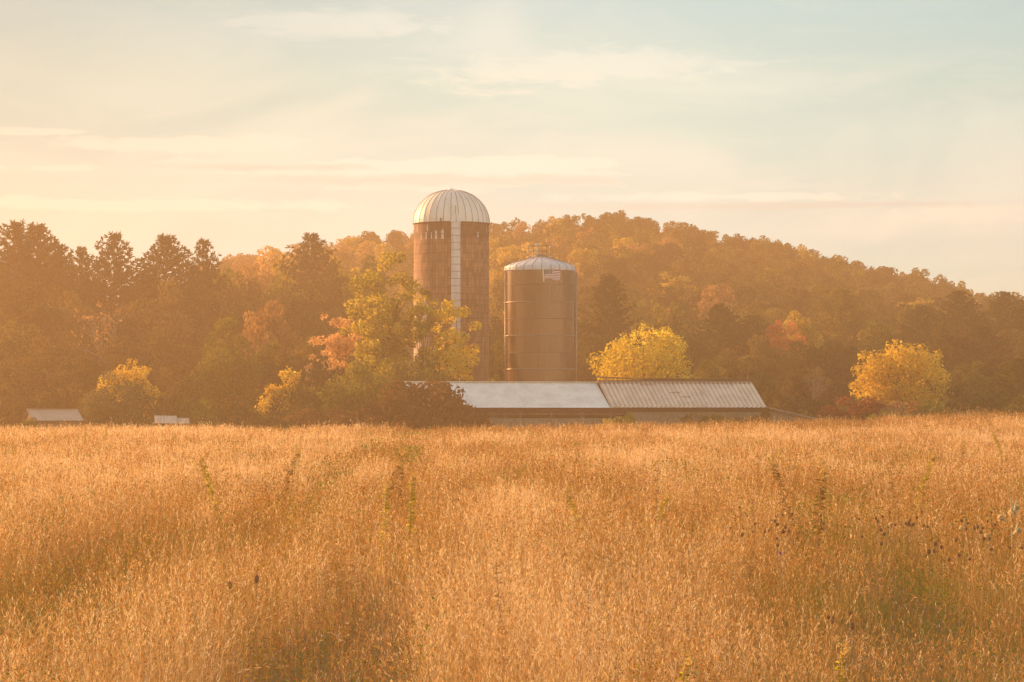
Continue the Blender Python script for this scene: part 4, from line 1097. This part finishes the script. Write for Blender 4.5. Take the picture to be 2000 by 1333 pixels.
def meadow():
    rng = np.random.default_rng(5)
    D0, D1 = 8.0, 214.0
    def scatter(K):
        dd = np.linspace(D0, D1, 4000); wdt = .41*dd + 4.0
        pdf = K/dd*wdt; cdf = np.cumsum(pdf); n = int(cdf[-1]*(dd[1]-dd[0])); cdf /= cdf[-1]
        d = np.interp(rng.random(n), cdf, dd)
        X = (rng.random(n) - .5)*(.41*d + 4.0)
        return n, d, X
    mat = leaf('dry_grass', [(0, (.13, .17, .024)), (.13, (.22, .21, .034)), (.20, (.28, .13, .04)), (.42, (.45, .22, .075)), (.62, (.60, .335, .14)), (.82, (.76, .52, .29)), (1, (.92, .72, .52))], .42, 1.0, 0.0)
    VV = []; QQ = []; TT = []; off = 0
    # stems and leaf blades
    n, d, X = scatter(9800.0); Yv = d
    pt = patches(X, Yv); tr_ = track(X, Yv); ho = hollows(X, Yv)*(1 - .5*sstep(d, 60, 140))
    hn = vnoise(X, Yv, .7, 9); tus = vnoise(X, Yv*.5, .33, 71)      # tussocks
    emer = rng.random(n) < .05                                         # stems that stand clear of the rest
    culm = rng.random(n) < (.30 + .30*pt)*(1 - .6*tr_)*(1 - .75*ho)
    Hs = (.70 + .14*pt + .18*hn + .26*tus)*(1 - .34*tr_)*(1 - .55*ho)*np.exp(rng.normal(0, .10, n))
    H = np.where(culm, rng.uniform(.72, 1.08, n), rng.uniform(.28, .80, n))*Hs*np.where(emer & culm, rng.uniform(1.10, 1.32, n), 1)*(1 + (.04 + .20*sstep(X, -12, 18))*sstep(d, 110, 200))
    wd = np.where(culm, np.maximum(.0010, .00006*d), np.maximum(.0015, .00009*d))*rng.uniform(.7, 1.4, n)
    base = np.stack([X, Yv, ground_z(X, Yv) - .03], 1)
    ba = rng.uniform(0, 2*PI, n)
    la = np.where(culm, .13, .30)*rng.normal(0, 1, n) + .03; lb = np.where(culm, .13, .30)*rng.normal(0, 1, n)
    bend = np.abs(rng.normal(0, 1, n))*np.where(culm, .26, .75)
    drp = rng.random(n) < .12; bend = np.where(drp, bend + .6, bend)
    dirx = np.cos(ba); diry = np.sin(ba)
    yaw = rng.uniform(0, PI, n); sxv = np.cos(yaw); syv = np.sin(yaw)
    ts = np.array([0, .35, .68, 1.0]); wt = np.array([1.0, .95, .7, .12])
    V = np.empty((n, 4, 2, 3), np.float32); tip = None
    for k, t in enumerate(ts):
        cur = H*bend*t**2.2*.8
        cx = base[:, 0] + H*la*t + dirx*cur + .04*rng.normal(size=n)*t; cyv = base[:, 1] + H*lb*t + diry*cur
        cz = base[:, 2] + H*t*(1 - .40*np.minimum(bend, 1.5)*t**1.5)
        ww = wd*wt[k]*.5
        V[:, k, 0] = np.stack([cx - sxv*ww, cyv - syv*ww, cz], 1); V[:, k, 1] = np.stack([cx + sxv*ww, cyv + syv*ww, cz], 1)
    tip = V[:, 3].mean(1); pre = V[:, 2].mean(1)
    i0 = (np.arange(n)*8)[:, None]
    q = np.array([[0,1,3,2],[2,3,5,4],[4,5,7,6]])
    VV.append(V.reshape(-1, 3)); QQ.append((i0[:, :, None] + q[None]).reshape(-1, 4)); off += n*8
    bt = np.clip(.26 + .38*pt + .08*sstep(d, 25, 90) + rng.normal(0, .29, n) - .34*tr_ - .20*ho + .26*(tus - .5) - .34*sstep(d, 160, 182)*sstep(X, -16, -2), .10, .90)  # tint lowered along the far strip: shade of trees and barn painted in
    green = rng.random(n) < (.06 + .20*(1-pt)**2 + .15*tr_ + .25*ho + .30*(vnoise(X, Yv*.12, .6, 21) > .72))
    bt = np.where(green & ~culm, rng.uniform(0, .14, n), bt)
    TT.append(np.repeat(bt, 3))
    # open seed panicles: short sprays about the top of each stem
    ci = np.where(culm)[0]; m = 9
    idx = np.repeat(ci, m); nn = len(idx)
    u = rng.random(nn)*1.0
    P0 = pre[idx] + (tip[idx] - pre[idx])*u[:, None]
    ax = (tip[idx] - pre[idx]); ax /= np.linalg.norm(ax, axis=1, keepdims=True) + 1e-9
    dr = ax*1.1 + rng.normal(size=(nn, 3))*.34; dr /= np.linalg.norm(dr, axis=1, keepdims=True)
    dd_ = d[idx]
    ln = (rng.uniform(.012, .042, nn)*(1 + .010*dd_))[:, None]; pw = (np.maximum(.0014, .000095*dd_)*rng.uniform(.6, 1.5, nn))[:, None]
    sd_ = np.cross(dr, unit(rng, nn)); sd_ /= np.linalg.norm(sd_, axis=1, keepdims=True) + 1e-9
    Vp = np.stack([P0, P0 + dr*ln*.6 + sd_*pw, P0 + dr*ln, P0 + dr*ln*.6 - sd_*pw], 1).reshape(-1, 3)
    VV.append(Vp); QQ.append(np.arange(4*nn).reshape(nn, 4) + off); off += 4*nn
    TT.append(np.clip(bt[idx]*.8 + rng.uniform(.10, .36, nn), .2, 1))
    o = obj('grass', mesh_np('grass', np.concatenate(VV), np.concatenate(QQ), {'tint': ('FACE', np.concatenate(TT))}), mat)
    tag(o, 'tall dry golden brown grass covering the whole field', 'grass', kind='stuff')
    print('grass', n, nn)
    # low leafy herbs in patches between the stems
    n, d, X = scatter(6000.0); Yv = d
    patch = .6*vnoise(X, Yv*.11, 1.0, 61) + .4*vnoise(X, Yv*.10, .35, 62); ho = hollows(X, Yv); tr_h = track(X, Yv)
    keep = rng.random(n) < sstep(patch + .16*ho + .10*tr_h, .46, .64)*(1 - .45*sstep(d, 40, 120)); X, Yv, d, patch, ho = X[keep], Yv[keep], d[keep], patch[keep], ho[keep]; n = len(X)
    z = ground_z(X, Yv) + (.25 + .66*rng.random(n)**.7)*(1 - .35*ho)*(.8 + .3*vnoise(X, Yv, .7, 9))
    P = np.stack([X, Yv, z], 1); N = rng.normal(size=(n, 3)) + np.array([0, 0, .4]); N /= np.linalg.norm(N, axis=1, keepdims=True)
    r_ = unit(rng, n); t = np.cross(N, r_); t /= np.linalg.norm(t, axis=1, keepdims=True); b = np.cross(N, t)
    sz = (np.maximum(.011, .00042*d)*rng.uniform(.5, 1.5, n))[:, None]
    V = np.stack([P - t*sz, P + b*sz*.42, P + t*sz, P - b*sz*.42], 1).reshape(-1, 3)
    sel = vnoise(X, Yv*.12, 1.3, 63)
    tint = np.clip(np.where(sel > .52, .1, .62) + rng.normal(0, .16, n), 0, 1)
    hm = leaf('meadow_herbs', [(0, (.11, .15, .02)), (.25, (.20, .23, .03)), (.45, (.34, .29, .04)), (.6, (.26, .10, .03)), (.8, (.38, .15, .045)), (1, (.50, .24, .08))], .45, 1.0, 0.0)
    o = obj('meadow_herbs', mesh_np('meadow_herbs', V, np.arange(4*n).reshape(n, 4), {'tint': ('FACE', tint)}), hm)
    tag(o, 'patches of green and rusty leafy herbs among the dry grass', 'herbs', kind='stuff')
meadow()

# ------------------------------------------------------------------ countable weeds in the meadow
M['stalk'] = surf('dry_stalk', (.46, .27, .11), (.32, .18, .075), .9, scale=20, spec=.03)
M['seedhead'] = surf('brown_seed_head', (.34, .165, .075), (.22, .10, .045), .95, scale=60, spec=.03)
M['pod'] = surf('pale_pod', (.62, .50, .28), (.45, .33, .17), .8, scale=30)
L['fluff'] = leaf('white_fluff_hairs', [(0, (.72, .56, .38)), (1, (.95, .80, .58))], .55, 1.0, 0.0)
M['purple'] = surf('purple_petals', (.45, .16, .35), (.35, .12, .28), .8, scale=50)
L['weed'] = leaf('goldenrod_leaves', [(0, (.28, .24, .03)), (.5, (.44, .37, .045)), (1, (.62, .50, .08))], .5, objvar=.25)
L['dull'] = leaf('withered_leaves', [(0, (.26, .14, .05)), (.5, (.38, .21, .07)), (1, (.52, .30, .10))], .35, objvar=.15)
L['plume'] = leaf('faded_plume', [(0, (.46, .28, .10)), (.5, (.60, .40, .15)), (1, (.74, .54, .22))], .4, objvar=.15)

def weed_meshes(seed, H, lean, leafl, nleaf, plume=True, wide=.10):
    rng = np.random.default_rng(seed)
    curve = [Vector((lean*t**1.6*H, rng.normal()*.01, H*t)) for t in np.linspace(0, 1, 8)]
    b = MB(); b.tube(curve, [.006*(1-.6*i/7) for i in range(8)], 5)
    stem = b.mesh('stem')
    f = rng.random(nleaf)**.8*.92 + .05
    P = []; D = []
    for q in f:
        i = q*7; i0 = int(min(i, 6)); p = curve[i0].lerp(curve[i0+1], i - i0)
        a = rng.random()*6.283; P.append(tuple(p)); D.append((math.cos(a), math.sin(a), rng.uniform(-.1, .8)))
    P = np.array(P); D = np.array(D); D /= np.linalg.norm(D, axis=1, keepdims=True)
    s = np.cross(D, unit(rng, nleaf)); s /= np.linalg.norm(s, axis=1, keepdims=True)
    ln = leafl*(1.15 - .6*f)[:, None]*rng.uniform(.7, 1.3, nleaf)[:, None]; wd = ln*.16
    V = np.stack([P, P + D*ln*.5 + s*wd, P + D*ln + np.array([0, 0, -.25])*ln, P + D*ln*.5 - s*wd], 1).reshape(-1, 3)
    lv = mesh_np('leaves', V, np.arange(4*nleaf).reshape(nleaf, 4), {'tint': ('FACE', rng.random(nleaf))})
    pl = None
    if plume:
        n = 260; pts = []
        top = curve[-1]
        for k in range(9):
            a = rng.random()*6.283; l = wide*rng.uniform(.5, 1.3)
            for q in range(n//9):
                u = rng.random(); pts.append((top.x + math.cos(a)*l*u, top.y + math.sin(a)*l*u, top.z - .16 + k*.018 + .10*math.sin(u*2.2)))
        P = np.array(pts); pl = leaves_mesh('plume', P + rng.normal(size=P.shape)*.006, unit(rng, len(P)), .014, rng, rng.random(len(P)))
    return stem, lv, pl

def umbel_meshes(seed, H, nh, spread):
    """dried wild carrot: forked stalks each ending in a curled brown nest"""
    rng = np.random.default_rng(seed); b = MB(); heads = []
    fork = Vector((rng.normal()*.03, rng.normal()*.03, H*.45)); b.tube([(0, 0, 0), fork], [.005, .004], 5)
    for k in range(nh):
        a = 6.283*k/nh + rng.random(); e = Vector((fork.x + math.cos(a)*spread*rng.uniform(.4, 1), fork.y + math.sin(a)*spread*rng.uniform(.4, 1), H*rng.uniform(.82, 1)))
        b.tube([fork, fork.lerp(e, .5) + Vector((math.cos(a)*.03, math.sin(a)*.03, -.02)), e], [.0035, .003, .0025], 4)
        h = MB(); R_ = rng.uniform(.010, .019)
        for q in range(18):
            a2 = 6.283*q/18 + rng.random()*.3; u = Vector((math.cos(a2), math.sin(a2), 0))
            h.tube([e, e + u*R_*.8 + Vector((0, 0, R_*.8)), e + u*R_*.55 + Vector((0, 0, R_*1.9)), e + u*R_*.1 + Vector((0, 0, R_*2.2))], [.002, .0042, .005, .004], 4)
        heads.append(h.mesh('seed_head'))
    return b.mesh('stalk'), heads

def teasel_meshes(seed, H):
    rng = np.random.default_rng(seed); b = MB(); b.tube([(0, 0, 0), (.01, 0, H*.5), (.015, 0, H)], [.006, .005, .004], 5)
    h = MB(); h.lathe([(.004, H-.035), (.017, H-.028), (.0215, H-.005), (.020, H+.022), (.012, H+.04), (.002, H+.045)], 12, .015, 0)
    for k in range(60):
        a = rng.random()*6.28; z = H + rng.uniform(-.03, .035); p = Vector((.015 + .018*math.cos(a), .018*math.sin(a), z))
        h.tube([p, p + Vector((math.cos(a)*.009, math.sin(a)*.009, .005))], [.0013, .0004], 3)
    return b.mesh('stalk'), [h.mesh('seed_head')]

def spot(px, py, H):
    """ground point whose plant of height H has its top at pixel (px, py)"""
    d = 60.0
    for _ in range(30):
        X = (px - 1000)/F*d; z = float(ground_z(X, d)); d = min(205.0, max(9.0, (EYE - z - H)*F/(py - 800)))
    X = (px - 1000)/F*d
    return X, d, float(ground_z(X, d))

WEED = [weed_meshes(900 + i, 1.0, [.28, -.25, .05, .45][i], .075, 170, True, .08) for i in range(4)]
BARE_W = [weed_meshes(920 + i, 1.0, [.04, -.06][i], .07, 60, False) for i in range(2)]
def put_weed(pool, i, px, py, H, leafm, label, cat, group, name, rot=0.0):
    X, d, z = spot(px, py, H)
    t = thing(name, label, cat, (X, d, z), rot, group); t.scale = (H, H, H)
    s_, l_, p_ = pool[i % len(pool)]
    put_mesh('stem', s_, M['stalk'], t); put_mesh('leaves', l_, leafm, t)
    if p_ is not None: put_mesh('plume', p_, L['plume'], t)
G = 'goldenrod plants standing in the dry grass'
for (i, px, py, H, lab) in (
    (1, 438, 905, 1.41, 'goldenrod with a brown plume leaning left in the left half of the field'),
    (1, 1150, 965, 1.12, 'green goldenrod leaning left near the middle of the field'),
    (0, 1262, 968, 1.08, 'green goldenrod nodding right near the middle of the field'),
    (2, 798, 930, 1.31, 'bright green goldenrod with a brown top in the centre left grass'),
    (2, 748, 950, 1.21, 'yellowish goldenrod left of the bright green goldenrod'),
    (0, 1785, 905, 1.41, 'yellow plumed goldenrod leaning right in the right of the field'),
    (1, 1965, 848, 1.56, 'large golden plumed goldenrod near the right frame edge at the back'),
    (2, 205, 832, 1.50, 'goldenrod standing above the grass in front of the round grey-green bush'),
    (2, 165, 840, 1.46, 'goldenrod in front of the small shed roof'),
    (2, 1320, 1290, 0.93, 'short yellow leaved goldenrod at the bottom edge of the field'),
    (2, 1625, 1270, 0.93, 'bright yellow leaved goldenrod at the bottom right of the field')):
    put_weed(WEED, i, px, py, H, L['weed'], lab, 'plant', G, 'goldenrod_plant', RND.uniform(-.4, .4))
G = 'dry dark weeds rising above the grass'
for (i, px, py, H, lab) in (
    (2, 1592, 902, 1.56, 'tall dark branching weed right of centre'), (1, 1555, 912, 1.46, 'dark weed just left of the tall dark branching weed'),
    (2, 775, 884, 1.56, 'brown weed with a dark top above the trodden channel'), (0, 740, 905, 1.41, 'brown weed left of the channel weed'),
    (0, 545, 890, 1.46, 'reddish brown weed at the back left of the field'), (2, 1875, 865, 1.46, 'dark weed with beaded tips at the back right')):
    put_weed(WEED, i, px, py, H, L['dull'], lab, 'weed', G, 'withered_weed', RND.uniform(-.4, .4))
G = 'bare upright stalks in the grass'
for (i, px, py, H, lab) in (
    (0, 1476, 885, 1.56, 'long thin leaning dark stalk in the right of the field'), (1, 1748, 892, 1.56, 'upright thin stalk left of the yellow plumed goldenrod'),
    (0, 1278, 905, 1.46, 'thin brown stalk in the centre right grass'), (1, 985, 1095, 1.16, 'tall reddish stalk in the middle of the foreground'),
    (0, 1453, 1080, 1.16, 'dark upright stalk in the right foreground'), (1, 500, 1195, 0.97, 'short thin stalk below the round teasel head')):
    put_weed(BARE_W, i, px, py, H, L['dull'], lab, 'stalk', G, 'dry_stalk', 0)

UMB = [umbel_meshes(950 + i, 1.0, 2 + i % 3, .15) for i in range(4)]; TEA = [teasel_meshes(970 + i, 1.0) for i in range(2)]
def put_heads(pool, i, px, py, H, label, group, name, cat):
    X, d, z = spot(px, py, H)
    t = thing(name, label, cat, (X, d, z), RND.random()*6.28, group); t.scale = (H, H, H)
    st, hs = pool[i % len(pool)]
    put_mesh('stalk', st, M['stalk'], t)
    for h in hs: put_mesh('seed_head', h, M['seedhead'], t)
for (i, px, py, H, lab) in ((0, 500, 1131, .86, 'teasel with the largest dark round head in the left foreground'), (1, 452, 1143, .82, 'teasel with a small dark head left of the largest teasel')):
    put_heads(TEA, i, px, py, H, lab, 'teasels in the left foreground', 'teasel', 'teasel')
HEADS = (
 ((1462, 970), (1448, 985), (1512, 998), (1528, 1006), (1500, 1012), (1482, 1014), (1536, 1014), (1460, 1020), (1508, 1034), (1440, 1008)),
 ((1740, 985), (1763, 998), (1775, 1003), (1700, 1012), (1790, 985), (1805, 1002), (1720, 1004), (1745, 1020), (1690, 1030)),
 ((1878, 1000), (1902, 1004), (1895, 1008), (1930, 998), (1944, 1002), (1985, 1040), (1930, 1030), (1882, 1030), (1958, 1046), (1872, 1058), (1835, 1050), (1905, 975)))
for gi, (pts, where) in enumerate(zip(HEADS, ('in the cluster right of the field middle', 'in the cluster between the middle and the right edge', 'in the cluster by the white fluffy milkweed'))):
    lab = f'dried wild carrot {where}'
    for k, (px, py) in enumerate(pts):
        put_heads(UMB, k, px, py, RND.uniform(.94, 1.08), lab, lab, 'wild_carrot_plant', 'plant')
for (px, py, lab) in ((1280, 865, 'dried wild carrot with nests at the back of the field centre'), (1310, 880, 'dried wild carrot right of the one at the back centre'),
                      (1625, 1165, 'dried wild carrot with a flat dark top in the right foreground'), (1660, 1180, 'dried wild carrot leaning by the flat dark topped one')):
    put_heads(UMB, 1, px, py, 1.0 if py > 1000 else 1.25, lab, None, 'wild_carrot_plant', 'plant')

def milkweed():
    X, d, z = spot(1972, 965, 1.25)
    t = thing('milkweed_plant', 'milkweed with burst pods of white fluff near the right edge', 'plant', (X, d, z), .3)
    b = MB(); b.tube([(0, 0, 0), (.02, 0, .7), (0, 0, 1.25)], [.007, .006, .003], 6); b.build('stem', M['pod'], t)
    rng = np.random.default_rng(3)
    for (x, y, zz, r) in ((.03, 0, 1.02, .055), (-.12, .02, .96, .04), (.10, .02, 1.08, .035), (.14, .05, .80, .04)):
        n = 500; P = np.array([x, y, zz]) + unit(rng, n)*r*(rng.random(n)**.5)[:, None]*np.array([1, 1, .9])
        obj('seed_fluff', leaves_mesh('seed_fluff', P, unit(rng, n), .010, rng, rng.random(n), 3.0), L['fluff'], t)
        p = MB(); p.tube([(x*.2, y, zz-.06), (x*.7, y, zz-.02), (x*.9, y, zz+.07), (x, y, zz+.11)], [.004, .014, .011, .002], 7); p.build('pod', M['pod'], t, smooth=True)
milkweed()
G = 'tufts of white seed fluff caught in the grass at the right'
for (px, py, lab) in ((1738, 1024, 'small white fluff tuft in the carrot cluster left of the milkweed'), (1876, 1031, 'small white fluff tuft left below the milkweed'), (1982, 1040, 'white fluff tuft right below the milkweed'),
                      (1925, 1046, 'faint fluff tuft below the milkweed')):
    X, d, z = spot(px, py, 1.0); rng = np.random.default_rng(int(px)); n = 160
    P = unit(rng, n)*.022*(rng.random(n)**.5)[:, None] + np.array([0, 0, 1.0])
    t = thing('seed_tuft', lab, 'seed tuft', (X, d, z), 0, G)
    obj('fluff', leaves_mesh('fluff', P, unit(rng, n), .008, rng, rng.random(n), 3.0), L['fluff'], t)
    b = MB(); b.tube([(0, 0, 0), (.01, 0, .5), (0, 0, 1.0)], [.004, .003, .002], 4); b.build('stem', M['stalk'], t)
def thistle():
    X, d, z = spot(1523, 1076, 1.05)
    t = thing('thistle_plant', 'single thistle with a small purple flower in the right grass', 'flower', (X, d, z))
    b = MB(); b.tube([(0, 0, 0), (.01, .01, .6), (0, 0, 1.02)], [.005, .004, .003], 5); b.build('stem', M['stalk'], t)
    h = MB()
    for k in range(26):
        a = 6.28*k/26; r = .006 + .012*(k % 3)/2; h.tube([(0, 0, 1.01), (r*math.cos(a), r*math.sin(a), 1.045)], [.002, .0016], 3)
    h.build('flower_head', M['purple'], t)
thistle()

# ------------------------------------------------------------------ haze: one closed box of even, pale, forward-scattering air
def haze():
    b = MB(); b.box((-305, -65, -3.5), (305, 625, 45))
    m = bpy.data.materials.new('haze_air'); m.use_nodes = True; m.node_tree.nodes.clear()
    t = NT(m.node_tree); out = t.n('ShaderNodeOutputMaterial'); v = t.n('ShaderNodeVolumePrincipled')
    v.inputs['Color'].default_value = (*HAZE_COLOR, 1); v.inputs['Density'].default_value = HAZE_DENSITY
    v.inputs['Anisotropy'].default_value = HAZE_G; v.inputs['Density Attribute'].default_value = ''
    t.link(v.outputs[0], out.inputs['Volume'])
    try: m.cycles.homogeneous_volume = True
    except Exception: pass
    o = b.build('haze', m)
    tag(o, 'warm golden evening haze filling the air over the field', 'haze', kind='stuff')
haze()
